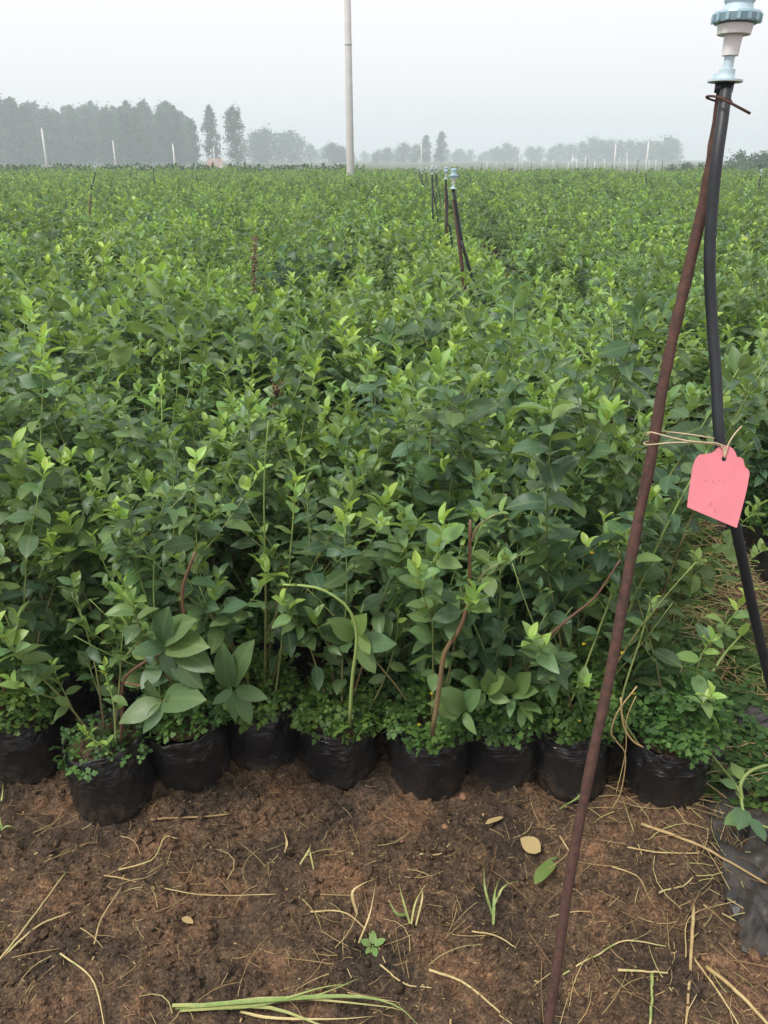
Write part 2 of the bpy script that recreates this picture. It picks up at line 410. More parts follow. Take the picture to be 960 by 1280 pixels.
def gen_plant(seed, H=.68, nst=5, sz=.052, spread=1.0, gap=.021, lo=.22):
    """stems and leaves of one bush rooted at the origin (top of the soil)"""
    rg = random.Random(seed); stems = []; leaves = []
    for k in range(nst):
        az = 6.283 * (k + rg.uniform(-.35, .35)) / nst; h = H * rg.uniform(.6, 1.14); lean = h * rg.uniform(.08, .42) * spread
        if rg.random() < .16: lean *= 1.9; h *= .86
        b = Vector((math.cos(az) * .022, math.sin(az) * .022, -.01)); o = Vector((math.cos(az), math.sin(az), 0))
        w1, w2 = rg.uniform(0, 6), rg.uniform(0, 6); path = []
        for i in range(12):
            t = i / 11
            path.append(b + o * (lean * t ** 1.25) + Vector((.014 * math.sin(w1 + 5 * t) * t, .014 * math.sin(w2 + 4.3 * t) * t, h * (t - .06 * t * t))))
        r0 = rg.uniform(.0026, .0042); young = rg.random()
        stems.append((path, [r0 * (1 - .68 * i / 11) for i in range(12)], [.12 + .5 * young * .6 + (i / 11) * .75 for i in range(12)]))
        flush = rg.uniform(.75, 1.0) if rg.random() < .5 else rg.uniform(.1, .5)
        tn = rg.uniform(.12, .40)
        add_leaves_along(rg, path, lo + rg.uniform(-.04, .16), leaves, sz, tn, flush, gap)
        for j in range(rg.choice((2, 3, 3, 4))):
            t = rg.uniform(.26, .82); i = int(t * 11); p = path[i]; a2 = az + rg.uniform(-1.5, 1.5); l = rg.uniform(.10, .24) * (H / .68)
            o2 = Vector((math.cos(a2), math.sin(a2), 0)); br = []
            el = R(rg.uniform(35, 65))
            for q2 in range(6):
                u = q2 / 5; br.append(p + o2 * (l * math.cos(el) * u) + Vector((0, 0, l * (math.sin(el) * u + .18 * u * u))))
            stems.append((br, [.0017 * (1 - .5 * q2 / 5) for q2 in range(6)], [.55 + .4 * q2 / 5 for q2 in range(6)]))
            fl = flush * rg.uniform(.5, 1.0)
            add_leaves_along(rg, br, .18, leaves, sz * .9, tn, fl, gap)
    return stems, leaves

def foliage_mesh(name, leaves, shapes=SHAPES_LO, m='leaf'):
    mb = MB()
    for k in range(4):
        sel = [l for l in leaves if l[3] == k]
        if not sel: continue
        V, T, U = shapes[k]
        A = np.array([[list(r_) for r_ in l[1]] for l in sel]); P = np.array([tuple(l[0]) for l in sel])
        W = np.einsum('nij,vj->nvi', A, V) + P[:, None, :]
        TT = (T[None] + (np.arange(len(sel)) * len(V))[:, None, None]).reshape(-1, 3)
        mb.add(W.reshape(-1, 3), TT, np.repeat([l[2] for l in sel], len(V)), np.tile(U, (len(sel), 1)))
    return mb.mesh(name, M[m])
def stems_mesh(name, stems, sides=5):
    mb = MB()
    for path, rad, tone in stems:
        v, t = tube_np(path, rad, sides)
        tn = np.concatenate([np.repeat(tone, sides), [tone[0], tone[-1]]]); mb.add(v, t, tn)
    return mb.mesh(name, M['stem'])

# small lobed weed that covers the soil of every bag
def clover_np():
    V = [(0, 0, 0)]; T = []
    for k in range(3):
        a = R(90 + 115 * (k - 1)); c, s = math.cos(a), math.sin(a)
        pts = [(.15, -.10), (.55, -.42), (.72, -.2), (1.0, -.16), (.92, .0), (1.0, .18), (.7, .2), (.52, .44), (.15, .10)]
        i0 = len(V)
        V.append((.45 * c, .45 * s, .05))
        for x, y in pts: V.append((x * c - y * s, x * s + y * c, -.12 * x * x + .10 * abs(y)))
        for j in range(len(pts) - 1): T.append((i0, i0 + 1 + j, i0 + 2 + j))
        T.append((0, i0 + 1, i0)); T.append((0, i0, i0 + 9))
    return np.array(V), np.array(T)
CLV, CLT = clover_np()
def weed_mesh(name, seed, n=170, rad=.10, h=.07, sz=.015, over=.012, tone=.45):
    rg = random.Random(seed); mb = MB()
    ca = [(rg.uniform(0, 6.28), rg.uniform(.1, 1), rg.uniform(.45, 1.3)) for _ in range(7)]
    for i in range(n):
        a = rg.uniform(0, 6.283); r = (rad + over) * math.sqrt(rg.random())
        x, y = r * math.cos(a), r * math.sin(a)
        hh = h * (.35 + .65 * noise(np.array(x / .045 + seed * 3.1), np.array(y / .045), seed)) * (1.05 - .6 * (r / (rad + over)) ** 2)
        z = hh * rg.uniform(.35, 1.0) - .006
        if rg.random() < .13: z = z * 1.6 + .01
        tx, ty = rg.gauss(0, .35) + .5 * x / rad, rg.gauss(0, .35) + .5 * y / rad
        m = Euler((-ty, tx, rg.uniform(0, 6.28))).to_matrix() * (sz * rg.uniform(.65, 1.3))
        W = CLV @ np.array([list(r_) for r_ in m]).T + np.array((x, y, z))
        mb.add(W, CLT, min(.99, max(0, tone + rg.uniform(-.25, .28))))
        if i % 3 == 0:
            v, t = tube_np([(x * .7, y * .7, -.01), (x, y, z)], .0006, 3, False); mb.add(v, t, .5)
    return mb.mesh(name, M['weed'])

def bag_mesh(name, seed, rad=.1, h=.19):
    rg = random.Random(seed); ph = [rg.uniform(0, 6.28) for _ in range(8)]
    prof = [(.0, -.012), (.90, -.012), (.985, -.008), (1.0, .012), (1.01, .03), (1.015, .05), (1.01, .07), (1.015, .09), (1.02, .112)]
    prof = [(r_ * rad, z_ * h / .19) for r_, z_ in prof]
    nr = 16; z0, z1 = .118 * h / .19, h
    for i in range(nr + 1):                                      # the folded, ribbed rim
        t = i / nr
        prof.append((rad * (1.015 + (.026 if i % 2 else -.006) * (.3 + .7 * abs(math.sin(i * 1.9 + ph[7])))), z0 + (z1 - z0) * t))
    prof += [(rad * 1.0, h + .003), (rad * .97, h), (rad * .955, h - .03)]
    tilt = rg.uniform(0, 6.28); ta = rg.uniform(.004, .012)
    def f(r_, z_, a, i):
        if i == 0: return r_, z_
        w = .016 * math.sin(2 * a + ph[0]) + .012 * math.sin(3 * a + ph[1]) + .008 * math.sin(7 * a + ph[2] + 22 * z_) + .007 * math.sin(13 * a + ph[3] - 60 * z_) + .004 * math.sin(23 * a + ph[4] + 90 * z_)
        zz = z_ + (ta * math.sin(a + tilt) + .003 * math.sin(5 * a + ph[5]) + .002 * math.sin(11 * a + ph[6])) * (z_ / h)
        return r_ * (1 + w * (1.6 if i > 2 else .6)), zz
    v, t = lathe_np(prof, 96, f=f)
    aa = np.arctan2(v[:, 1], v[:, 0]); cr = 1 + (.13 * (np.abs(noise((aa + 4) * 4 + v[:, 2] * 34, v[:, 2] * 26 + seed, seed) - .5) - .22) + .07 * (np.abs(noise((aa + 4) * 9 - v[:, 2] * 60, v[:, 2] * 60 + seed, seed + 5) - .5) - .22)) * (v[:, 2] > .004); v[:, 0] *= cr; v[:, 1] *= cr
    return np_mesh(name, v, t, mats=[M['bag']])
def bagsoil_mesh(name, seed, rad=.097, z=.168):
    prof = [(0.0001, z + .008), (rad * .35, z + .007), (rad * .7, z + .002), (rad * .97, z - .004)]
    v, t = lathe_np(prof, 28); v[:, 2] += (noise(v[:, 0] / .016 + seed, v[:, 1] / .016, seed) - .5) * .012
    return np_mesh(name, v, t, mats=[M['soil']])

# shared variants
NV = 10
VAR = []
for k in range(NV):
    st, lv = gen_plant(100 + k, H=.60 + .04 * (k % 5), nst=4 + k % 3, sz=(.062, .076, .053, .068, .085)[k % 5], gap=.0235 + .004 * (k % 3 == 1))
    VAR.append((foliage_mesh('foliage', lv), stems_mesh('stem', st, 4), st, lv))
BAGS = [bag_mesh('grow_bag', 40 + k) for k in range(5)]
SOILS = [bagsoil_mesh('bag_soil', 3 + k) for k in range(2)]
WEEDS = [weed_mesh('weed_cover', 60 + k, 260, .1, .2, .022, .03, .45) for k in range(4)]
BAGH = .172

def put_leaf(parent, l, name='leaf'):
    p, m3_, tone, shp = l
    me = BANK[shp][min(TONES - 1, int(tone * TONES))]
    o = bpy.data.objects.new(name, me); COL.objects.link(o); o.parent = parent
    o.matrix_basis = Matrix.Translation(p) @ m3_.to_4x4()
    return o

# ------------------------------------------------------------------ the front row, one bag at a time
FRONT = [  # px centre, py of the bag's foot, label, bush height, stems, seed
    (46, 987, 'blueberry bush in a black bag at the left edge, low clover weeds over its rim', .60, 4, 301),
    (152, 1031, 'bush with a red-brown stem and very large leaves in the bag standing farthest forward', .40, 2, 302),
    (247, 990, 'bush in a black bag tilted behind the forward-standing large-leaved bush', .60, 4, 303),
    (333, 965, 'bush in a set-back black bag beneath a drooping leaf, left of the arched stem', .66, 4, 304),
    (428, 981, 'bush whose bare pale green stem arches over to the left above its black bag', .60, 3, 305),
    (535, 1000, 'bush with a thick woody light brown main stem in a ribbed black bag', .64, 3, 306),
    (622, 990, 'bush with grey-green round leaves hanging over a bag tucked behind its neighbours', .58, 4, 307),
    (708, 1004, 'bush overgrown with bright clover weeds in the bag just left of the rusty stake', .62, 4, 308),
    (818, 1022, 'bush in the rightmost black bag of the front row, dry straw over its rim', .46, 1, 309),
]
front_pos = []
FP = {}
for i, (px, py, lab, H, nst, seed) in enumerate(FRONT):
    g0 = ground(px, py); x, y = g0.x * (g0.y + .1) / g0.y, g0.y + .1
    front_pos.append((x, y))
    z = gz(x, y - .05) - .006
    T = thing('blueberry_bush', lab, 'shrub', (x, y, z), 'blueberry bushes in black bags along the front row')
    FP[i] = T
    rg = random.Random(seed)
    bo = link('grow_bag', bag_mesh('grow_bag', seed), T)
    bo.rotation_euler = (R(rg.uniform(-3, 3)), R(rg.uniform(-4, 4)), rg.uniform(0, 6))
    if i == 2: bo.rotation_euler = (R(4), R(-7), 1)
    link('bag_soil', bagsoil_mesh('bag_soil', seed), T)
    n, hh, sz = (380, .15, .019)
    if i in (7, 8): n, hh, sz = 640, .26 if i == 7 else .20, .021
    if i == 1: n, hh, sz = 150, .05, .015
    wo = stuff(link('weed_cover', weed_mesh('weed_cover', seed, n, .1, hh, sz, .024, .5), T, Matrix.Translation((0, 0, BAGH))), 'low lobed green weeds covering the soil of the bag')
    st, lv = gen_plant(seed, H * 1.2, nst + 1, .064, .72 if i == 8 else 1.0, .026, .22 if i != 1 else .45)
    st = [([p + Vector((0, 0, BAGH)) for p in pa], ra, to) for pa, ra, to in st]
    for pa, ra, to in [s_ for s_ in st if len(s_[0]) == 12]:
        link('stem', stems_mesh('stem', [(pa, ra, to)], 6), T)
    for s_ in st:
        if len(s_[0]) != 12: link('twig', stems_mesh('twig', [s_], 5), T)
    for l in lv[:215]: put_leaf(T, (l[0] + Vector((0, 0, BAGH)), l[1], l[2], l[3]))

def own_stem(i, pix, r0, r1, tone, leaves_t0=None, sz=.05, flush=.6, gap=.03, dy=0.0, tn=.35):
    """a stem of front bush i through pixels, in the upright plane of its bag"""
    T = FP[i]; Y = T.location.y + dy
    P = smoothpath([at_y(a, b_, Y) - T.location for a, b_ in pix], 16)
    t0, t1 = tone if isinstance(tone, tuple) else (tone, tone)
    link('stem', stems_mesh('stem', [(P, [r0 + (r1 - r0) * k / 15 for k in range(16)], [t0 + (t1 - t0) * k / 15 for k in range(16)])], 7), T)
    if leaves_t0 is not None:
        ls = []; add_leaves_along(random.Random(i * 77 + int(pix[0][0])), P, leaves_t0, ls, sz, tn, flush, gap)
        for l in ls: put_leaf(T, l)
def own_leaf(i, base, tip, tone, shp=1, dy0=-.1, dy1=-.15, wide=.84, roll=0.0):
    T = FP[i]; Y = T.location.y
    a = at_y(*base, Y + dy0) - T.location; b_ = at_y(*tip, Y + dy1) - T.location
    d = b_ - a; dn = d.normalized(); rw = random.Random(int(base[0] * 7 + tip[1] * 13)); nn = Vector((rw.uniform(-.6, .6), -.75 + rw.uniform(-.3, .3), .75 + rw.uniform(-.35, .35))); nn = (nn - dn * nn.dot(dn)).normalized(); s2 = dn.cross(nn)
    m3_ = Matrix(((s2.x, dn.x, nn.x), (s2.y, dn.y, nn.y), (s2.z, dn.z, nn.z))) * d.length
    m3_ = m3_ @ Matrix.Diagonal((wide, 1, 1))
    put_leaf(T, (a, m3_, tone, shp))
own_stem(4, [(437, 905), (440, 850), (446, 795), (435, 760), (405, 738), (378, 732), (352, 731)], .0046, .0026, (.85, 1.0), .93, .03, .3, .03, -.17)
own_leaf(4, (444, 796), (421, 778), .45, 1); own_leaf(4, (447, 792), (462, 812), .5); own_leaf(4, (448, 800), (488, 806), .45); own_leaf(4, (446, 806), (470, 838), .4)
own_leaf(4, (444, 790), (448, 775), .6)
own_stem(4, [(452, 905), (480, 850), (495, 800), (498, 760)], .0025, .0015, (.4, .9), .45, .045, .95, .028, -.03)
own_stem(5, [(540, 918), (549, 860), (556, 815), (575, 785), (586, 745), (587, 690), (588, 650)], .0065, .0034, (.42, .25), None, dy=-.15)
own_stem(5, [(587, 680), (600, 655), (630, 638)], .003, .0015, (.3, .6), .5, .05, .5, .03, -.15)
own_stem(5, [(586, 745), (610, 712), (640, 700)], .0024, .0014, (.5, .8), .3, .05, .4, .022, -.15)
own_leaf(5, (578, 888), (548, 880), .42, 1); own_leaf(5, (582, 886), (560, 868), .40, 1); own_leaf(5, (580, 890), (590, 915), .5, 3); own_leaf(5, (582, 884), (588, 868), .45)
[own_leaf(6, b0, b1, tn, k % 3, -.1, -.14, .95) for k, (b0, b1, tn) in enumerate([((600, 862), (586, 848), .5), ((602, 862), (622, 850), .5), ((605, 866), (596, 888), .45), ((610, 868), (634, 876), .5), ((640, 868), (664, 858), .5), ((642, 872), (636, 896), .52), ((650, 880), (676, 886), .5), ((650, 882), (656, 908), .55), ((648, 878), (668, 902), .5), ((638, 866), (624, 846), .45), ((645, 866), (652, 846), .5), ((612, 864), (612, 842), .48)])]
own_stem(1, [(150, 935), (153, 890), (155, 850), (180, 828), (205, 815)], .0042, .003, (.15, .22), None, dy=-.02)
own_stem(1, [(156, 853), (190, 862), (205, 880)], .003, .002, (.25, .5), None, dy=-.04)
own_stem(1, [(145, 930), (142, 880), (134, 850), (130, 830)], .0026, .0016, (.7, 1), .45, .036, .9, .018, -.04)
own_stem(1, [(150, 950), (125, 930), (108, 918), (100, 910)], .0026, .0016, (.7, 1), .3, .034, 1.0, .014, -.06)
big = [((208, 806), (170, 813), .32, 1), ((206, 804), (196, 774), .28, 1), ((207, 805), (242, 799), .3, 1), ((205, 810), (214, 850), .26, 3), ((215, 818), (246, 860), .26, 1), ((220, 810), (256, 830), .28, 1),
       ((203, 876), (146, 898), .34, 1), ((204, 878), (182, 912), .3, 3), ((203, 876), (236, 864), .3, 1), ((200, 872), (178, 862), .36, 1), ((206, 800), (222, 772), .38, 1)]
for k, (b0, b1, tn, sh) in enumerate(big): own_leaf(1, b0, b1, tn, sh, -.06, -.11 - .015 * (k % 3), .80, (-1) ** k * .25)
own_stem(2, [(240, 880), (235, 800), (228, 740), (244, 690)], .0044, .003, (.1, .3), None, dy=-.17)
own_stem(2, [(243, 820), (258, 838), (276, 846), (290, 862)], .002, .0016, (.9, 1), None, dy=-.12)
for b0, b1, tn in [((290, 862), (268, 880), .42), ((292, 863), (287, 905), .48), ((294, 862), (328, 870), .46), ((291, 858), (296, 808), .34), ((296, 864), (316, 905), .44), ((288, 860), (272, 820), .34)]:
    own_leaf(2, b0, b1, tn, 1, -.12, -.16, .72, .2)
own_stem(2, [(200, 880), (196, 800), (192, 740), (193, 680)], .0022, .0016, (.9, 1), .85, .05, .8, .03, -.06)
own_stem(3, [(340, 900), (350, 820), (363, 690), (370, 600)], .0026, .0016, (.6, 1), .62, .055, .7, .024, -.05)
own_stem(7, [(690, 930), (725, 850), (755, 770), (765, 740)], .0026, .002, (.85, .7), .75, .05, .4, .03, -.05)
own_stem(7, [(680, 800), (715, 770), (745, 745), (775, 700)], .0036, .002, (.1, .2), None, dy=-.16)
own_stem(8, [(805, 940), (780, 900), (778, 870), (800, 800), (815, 750)], .003, .002, (.55, .9), .85, .05, .5, .03, -.05)
own_stem(0, [(60, 915), (40, 850), (15, 790), (0, 750)], .003, .002, (.85, .95), .5, .05, .7, .03, -.03)

# ------------------------------------------------------------------ the beds behind
SLOPE = .037
SP = .212
def in_beds():
    out = []
    beds = [(-1.36, .78, 1.78)]
    for k in range(1, 15): beds.append((-1.36 - 2.44 * k, .86 - 2.44 * k, 1.75))
    for k in range(1, 15): beds.append((1.16 + 2.40 * (k - 1), 3.44 + 2.40 * (k - 1), 2.6))
    rg = random.Random(5)
    for bi, (x0, x1, y0) in enumerate(beds):
        nc = int((x1 - x0) / SP); yy = y0; ri = 0
        while yy < 42:
            for c in range(nc):
                x = x0 + SP * (c + .5) + rg.uniform(-.03, .03); y = yy + rg.uniform(-.03, .03)
                X = x + SLOPE * y
                if bi == 15 and y < 3.1 and c == 0: continue
                if abs(X) > .56 * y + .55: continue
                out.append((y, X, bi, ri, c))
            yy += SP; ri += 1
    return out
allp = sorted(in_beds())
allp = [p for p in allp if min((p[1] - a) ** 2 + (p[0] - b_) ** 2 for a, b_ in front_pos) > .17 ** 2]
NIND = 290
ind, rest = allp[:NIND], allp[NIND:]
rg = random.Random(11)
LABELS = {}
n_leafobj = 0
for k, (y, x, bi, ri, ci) in enumerate(ind):
    var = rg.randrange(NV); s_ = rg.uniform(.84, 1.15) * (1.16 if bi == 0 else 1.06)
    row = (y - 1.75) / SP
    ORD = ['first', 'second', 'third', 'fourth', 'fifth', 'sixth', 'seventh', 'eighth', 'ninth', 'tenth', 'eleventh', 'twelfth', 'thirteenth', 'fourteenth', 'fifteenth', 'sixteenth', 'seventeenth', 'eighteenth', 'nineteenth', 'twentieth']
    if bi == 0:
        rown = ri + 1; coln = ci
        lab = 'green bush in the %s row behind the front bags, %s from the right edge' % (ORD[rown - 1], ORD[max(0, 9 - coln)]); grp = 'bushes of the near bed'
    elif bi <= 14:
        rown = ri + 1; coln = 9 - ci
        lab = 'green bush in the %s row of the %s left bed, %s from its near side' % (ORD[rown - 1], ORD[bi - 1], ORD[max(0, coln)]); grp = 'bushes of the left bed'
    else:
        rown = ri + 1; coln = ci
        lab = 'leafy green bush in the %s row of the right bed, %s from the straw-strewn aisle' % (ORD[rown - 1], ORD[max(0, coln)]); grp = 'bushes of the right bed'
    T = thing('blueberry_bush', lab, 'shrub', (x, y, gz(x, y) - .004), grp, rg.uniform(0, 6.28))
    link('grow_bag', BAGS[k % 5], T)
    if y < 2.8: link('bag_soil', SOILS[k % 2], T)
    if y < 3.4: stuff(link('weed_cover', WEEDS[k % 4], T, Matrix.Translation((0, 0, BAGH))), 'low green weeds over the bag')
    ms = Matrix.Translation((0, 0, BAGH)) @ Matrix.Scale(s_, 4)
    link('stem', VAR[var][1], T, ms)
    if bi == 0 and y < 2.32 and abs(x) < 1.25:                 # leaves one can still pick apart
        st, lv = gen_plant(500 + k, rg.uniform(.74, .96), 5, rg.choice((.052, .060, .068, .076)), 1.1, .0225)
        T.scale = (1, 1, 1)
        fz = sorted(lv, key=lambda l: -(l[0].z))
        nL = 62 if y < 1.95 else 42
        bpy.data.objects.remove([c for c in T.children if c.name.startswith('stem')][0])
        link('stem', stems_mesh('stem', st, 4), T, Matrix.Translation((0, 0, BAGH)))
        for l in fz[:nL]: put_leaf(T, (l[0] + Vector((0, 0, BAGH)), l[1], l[2], l[3])); n_leafobj += 1
        fo = link('foliage', foliage_mesh('foliage', fz[nL:], SHAPES), T, Matrix.Translation((0, 0, BAGH)))
        stuff(fo, 'lower leaves of the bush')
    else:
        stuff(link('foliage', VAR[var][0], T, ms), 'dense oval green leaves with pale tips')

# the rest of the field: one mass, bush upon bush out to the far edge
SRC = [link_o for link_o in []]
pts = np.array([(x, y, BAGH) for (y, x, bi, ri, ci) in rest], np.float32)
pm = bpy.data.meshes.new('blueberry_field'); pm.vertices.add(len(pts)); pm.vertices.foreach_set('co', pts.ravel())
rr = np.random.RandomState(3)
for nm, ty, val in (('var', 'INT', rr.randint(0, NV, len(pts)).astype(np.int32)), ('rot', 'FLOAT', rr.uniform(0, 6.28, len(pts)).astype(np.float32)),
                    ('scl', 'FLOAT', (rr.uniform(.82, 1.18, len(pts)) * (.80 + .42 * noise(pts[:, 0] / 1.1, pts[:, 1] / 1.1, 9))).astype(np.float32))):
    a_ = pm.attributes.new(nm, ty, 'POINT'); a_.data.foreach_set('value', val)
field = link('blueberry_field', pm); tag(field, 'dense mass of green bushes stretching back to the far trees', 'shrubs', None, 'stuff')
srcs = {}
for o in list(COL.objects):
    if o.type == 'MESH':
        for k in range(NV):
            if o.data == VAR[k][0] and k not in srcs: srcs[k] = o
ng = bpy.data.node_groups.new('field_scatter', 'GeometryNodeTree')
ng.interface.new_socket('Geometry', in_out='INPUT', socket_type='NodeSocketGeometry'); ng.interface.new_socket('Geometry', in_out='OUTPUT', socket_type='NodeSocketGeometry')
gi = ng.nodes.new('NodeGroupInput'); goo = ng.nodes.new('NodeGroupOutput'); mp = ng.nodes.new('GeometryNodeMeshToPoints'); jn = ng.nodes.new('GeometryNodeJoinGeometry')
ng.links.new(gi.outputs[0], mp.inputs['Mesh'])
def named(n, t):
    a_ = ng.nodes.new('GeometryNodeInputNamedAttribute'); a_.data_type = t; a_.inputs['Name'].default_value = n; return a_.outputs['Attribute']
va, ro, sc_ = named('var', 'INT'), named('rot', 'FLOAT'), named('scl', 'FLOAT')
cx = ng.nodes.new('ShaderNodeCombineXYZ'); ng.links.new(ro, cx.inputs['Z'])
for k, o in srcs.items():
    cp = ng.nodes.new('FunctionNodeCompare'); cp.data_type = 'INT'; cp.operation = 'EQUAL'; ng.links.new(va, cp.inputs[2]); cp.inputs[3].default_value = k
    oi = ng.nodes.new('GeometryNodeObjectInfo'); oi.inputs['Object'].default_value = o; oi.inputs['As Instance'].default_value = True
    ip = ng.nodes.new('GeometryNodeInstanceOnPoints')
    ng.links.new(mp.outputs[0], ip.inputs['Points']); ng.links.new(cp.outputs[0], ip.inputs['Selection']); ng.links.new(oi.outputs['Geometry'], ip.inputs['Instance'])
    ng.links.new(cx.outputs[0], ip.inputs['Rotation']); ng.links.new(sc_, ip.inputs['Scale']); ng.links.new(ip.outputs[0], jn.inputs[0])
ng.links.new(jn.outputs[0], goo.inputs[0])
md = field.modifiers.new('scatter', 'NODES'); md.node_group = ng

# ------------------------------------------------------------------ tall rank weeds at the far edge of the plot
def rank_weeds(name, label, pos, hts, seed, tone=.35, m='farleaf', sz=.16):
    rg = random.Random(seed); lv = []
    for (x, y), h in zip(pos, hts):
        for j in range(26):
            a = rg.uniform(0, 6.28); rr_ = rg.random() * .35
            el = R(rg.uniform(10, 85)); d = Vector((math.cos(a) * math.cos(el), math.sin(a) * math.cos(el), math.sin(el)))
            lv.append((Vector((x + math.cos(a) * rr_, y + math.sin(a) * rr_, h * rg.uniform(.25, .95))), leaf_frame(d, rg.gauss(0, .5), sz * rg.uniform(.6, 1.4)), min(.99, max(0, tone + rg.uniform(-.3, .35))), rg.randrange(4)))
    o = link(name, foliage_mesh(name, lv, SHAPES_LO, m)); tag(o, label, 'weeds', None, 'stuff'); return o
rg = random.Random(21); pos = []; hts = []
for k in range(900):
    y = rg.uniform(42.5, 47); x = rg.uniform(-30, -1); pos.append((x, y)); hts.append(rg.uniform(.7, 1.25))
rank_weeds('edge_weeds', 'dark rank weeds along the far left edge of the plot', pos, hts, 1, .5)
pos = []; hts = []
for k in range(700):
    y = rg.uniform(43, 56); x = rg.uniform(-1, 32); pos.append((x, y)); hts.append(rg.uniform(.3, .95))
rank_weeds('edge_weeds', 'low mixed weeds beyond the far right edge of the plot', pos, hts, 2, .55)

# ------------------------------------------------------------------ distant trees
def crown_mesh(name, seed, h, w, n=900, sz=.5, base=.22, columnar=True):
    rg = random.Random(seed); lv = []; clumps = []
    def prof(t): return ((1 - t) ** .27 * min(1, .6 + t * 2.2) * rg.uniform(.75, 1.25) if columnar else math.sin(math.pi * min(1, t * .78 + .2)) ** .6)
    for k in range(60):
        t = rg.random() ** (.9 if columnar else .8); a = rg.uniform(0, 6.28); r_ = w / 2 * prof(t) * rg.uniform(.2, 1.0)
        clumps.append((Vector((math.cos(a) * r_, math.sin(a) * r_, h * (base + (.95 - base) * t))), w * rg.uniform(.10, .2) * (.5 + .5 * prof(t)), rg.uniform(-.25, .25)))
    clumps.append((Vector((0, 0, h * .96)), w * .06, 0))
    for j in range(n):
        c, r_, dt = rg.choice(clumps)
        p = c + Vector((rg.gauss(0, 1), rg.gauss(0, 1), rg.gauss(0, 1.6))) * r_ * .6
        a = rg.uniform(0, 6.28); el = R(rg.uniform(-40, 75)); d = Vector((math.cos(a) * math.cos(el), math.sin(a) * math.cos(el), math.sin(el)))
        lv.append((p, leaf_frame(d, rg.gauss(0, .9), sz * rg.uniform(.6, 1.4)), min(.99, max(0, .45 + dt + rg.uniform(-.2, .2))), rg.randrange(4)))
    return foliage_mesh(name, lv, SHAPES_LO, 'farleaf')
def trunk_mesh(name, seed, h, r0):
    rg = random.Random(seed); mb = MB(); P = [Vector((.02 * h * math.sin(3 * t) * rg.uniform(.3, 1), .01 * h * t, h * .92 * t)) for t in [k / 8 for k in range(9)]]
    v, t = tube_np(P, [r0 * (1 - .85 * k / 8) for k in range(9)], 7); mb.add(v, t, .5)
    for k in range(9):
        t0 = rg.uniform(.22, .8); p = P[int(t0 * 8)]; a = rg.uniform(0, 6.28); l = h * rg.uniform(.08, .18)
        v, t = tube_np([p, p + Vector((math.cos(a) * l * .5, math.sin(a) * l * .5, l * .75))], [r0 * .3, r0 * .08], 4); mb.add(v, t, .5)
    return mb.mesh(name, M['trunk'])
POP = [(crown_mesh('crown', 900 + k, 15, 5.4 + .5 * (k % 3), 2600, .62, .06), trunk_mesh('trunk', 900 + k, 15, .22)) for k in range(6)]
BRD = [(crown_mesh('crown', 950 + k, 9, 7.0, 2000, .55, .04, False), trunk_mesh('trunk', 950 + k, 9, .25)) for k in range(4)]
def tree(name, kind, k, px, toppy, Y, label, group, ws=1.0, hbase=None):
    cr, tr = kind[k % len(kind)]; hb = hbase or (15 if kind is POP else 9)
    top = at_y(px, toppy, Y); s_ = top.z / hb
    T = thing(name, label, 'tree', (top.x, Y, 0), group, (k * 2.4) % 6.28)
    T.scale = (s_ * ws, s_ * ws, s_)
    link('crown', cr, T); link('trunk', tr, T); return T
rg = random.Random(31)
prof = [(0, 124), (22, 122), (40, 124), (62, 140), (85, 134), (105, 127), (125, 127), (145, 132), (165, 125), (185, 132), (205, 128), (225, 133), (240, 142)]
k = 0
for i in range(44):
    px = -18 + i * 6.0 + rg.uniform(-3, 3)
    top = np.interp(px, [a for a, b_ in prof], [b_ for a, b_ in prof]) + rg.uniform(-3, 11)
    tree('poplar_tree', POP, rg.randrange(6), px, top, rg.uniform(200, 245), 'hazy tall poplar in the dense grove on the left skyline', 'poplar grove on the left skyline', rg.uniform(.75, 1.2)); k += 1
tree('poplar_tree', POP, 1, 261, 133, 205, 'slim pointed poplar standing just off the right end of the left grove', 'lone poplars beside the grove', .8)
tree('poplar_tree', POP, 4, 291, 133, 205, 'fuller poplar standing alone beside the slim pointed one', 'lone poplars beside the grove', 1.05)
for px, top, Y, ws in [(318, 168, 300, 1), (331, 163, 300, 1.1), (352, 168, 330, 1.2), (364, 165, 330, 1.2), (388, 182, 380, 1), (415, 180, 290, 1.3), (427, 184, 290, 1), (470, 190, 330, 1.2), (484, 186, 330, 1.2), (505, 180, 330, 1.1), (520, 182, 320, 1)]:
    tree('distant_tree', BRD, k, px, top, Y, 'small hazy round-headed tree on the middle skyline', 'trees on the middle skyline', ws * 1.25); k += 1
tree('poplar_tree', POP, 2, 533, 170, 300, 'hazy pointed poplar above the row of far sprinklers, left of a taller one', 'poplar pair on the middle skyline', 1.25)
tree('poplar_tree', POP, 5, 552, 165, 300, 'tallest hazy pointed poplar above the row of far sprinklers', 'poplar pair on the middle skyline', 1.25)
for px, top, Y in [(622, 182, 400), (634, 181, 400), (644, 183, 400), (664, 184, 430), (674, 182, 430), (690, 186, 430), (700, 181, 430), (712, 181, 420), (728, 178, 400), (742, 173, 400), (752, 175, 390), (764, 176, 390), (776, 175, 390), (788, 177, 390), (800, 177, 390), (812, 175, 390), (822, 178, 380), (835, 172, 370), (842, 174, 370), (578, 192, 460), (600, 193, 460)]:
    tree('distant_tree', BRD, k, px, top + rg.uniform(-1, 2), Y, 'faint grey-green tree in the broken row on the right skyline', 'trees on the right skyline', 1.35); k += 1
for i in range(30):
    px = 395 + i * 8.2 + rg.uniform(-4, 4); tree('distant_tree', BRD, k, px, rg.uniform(185, 195), rg.uniform(430, 520), 'low blurred tree in the farthest belt along the middle horizon', 'farthest belt of trees', 1.5); k += 1
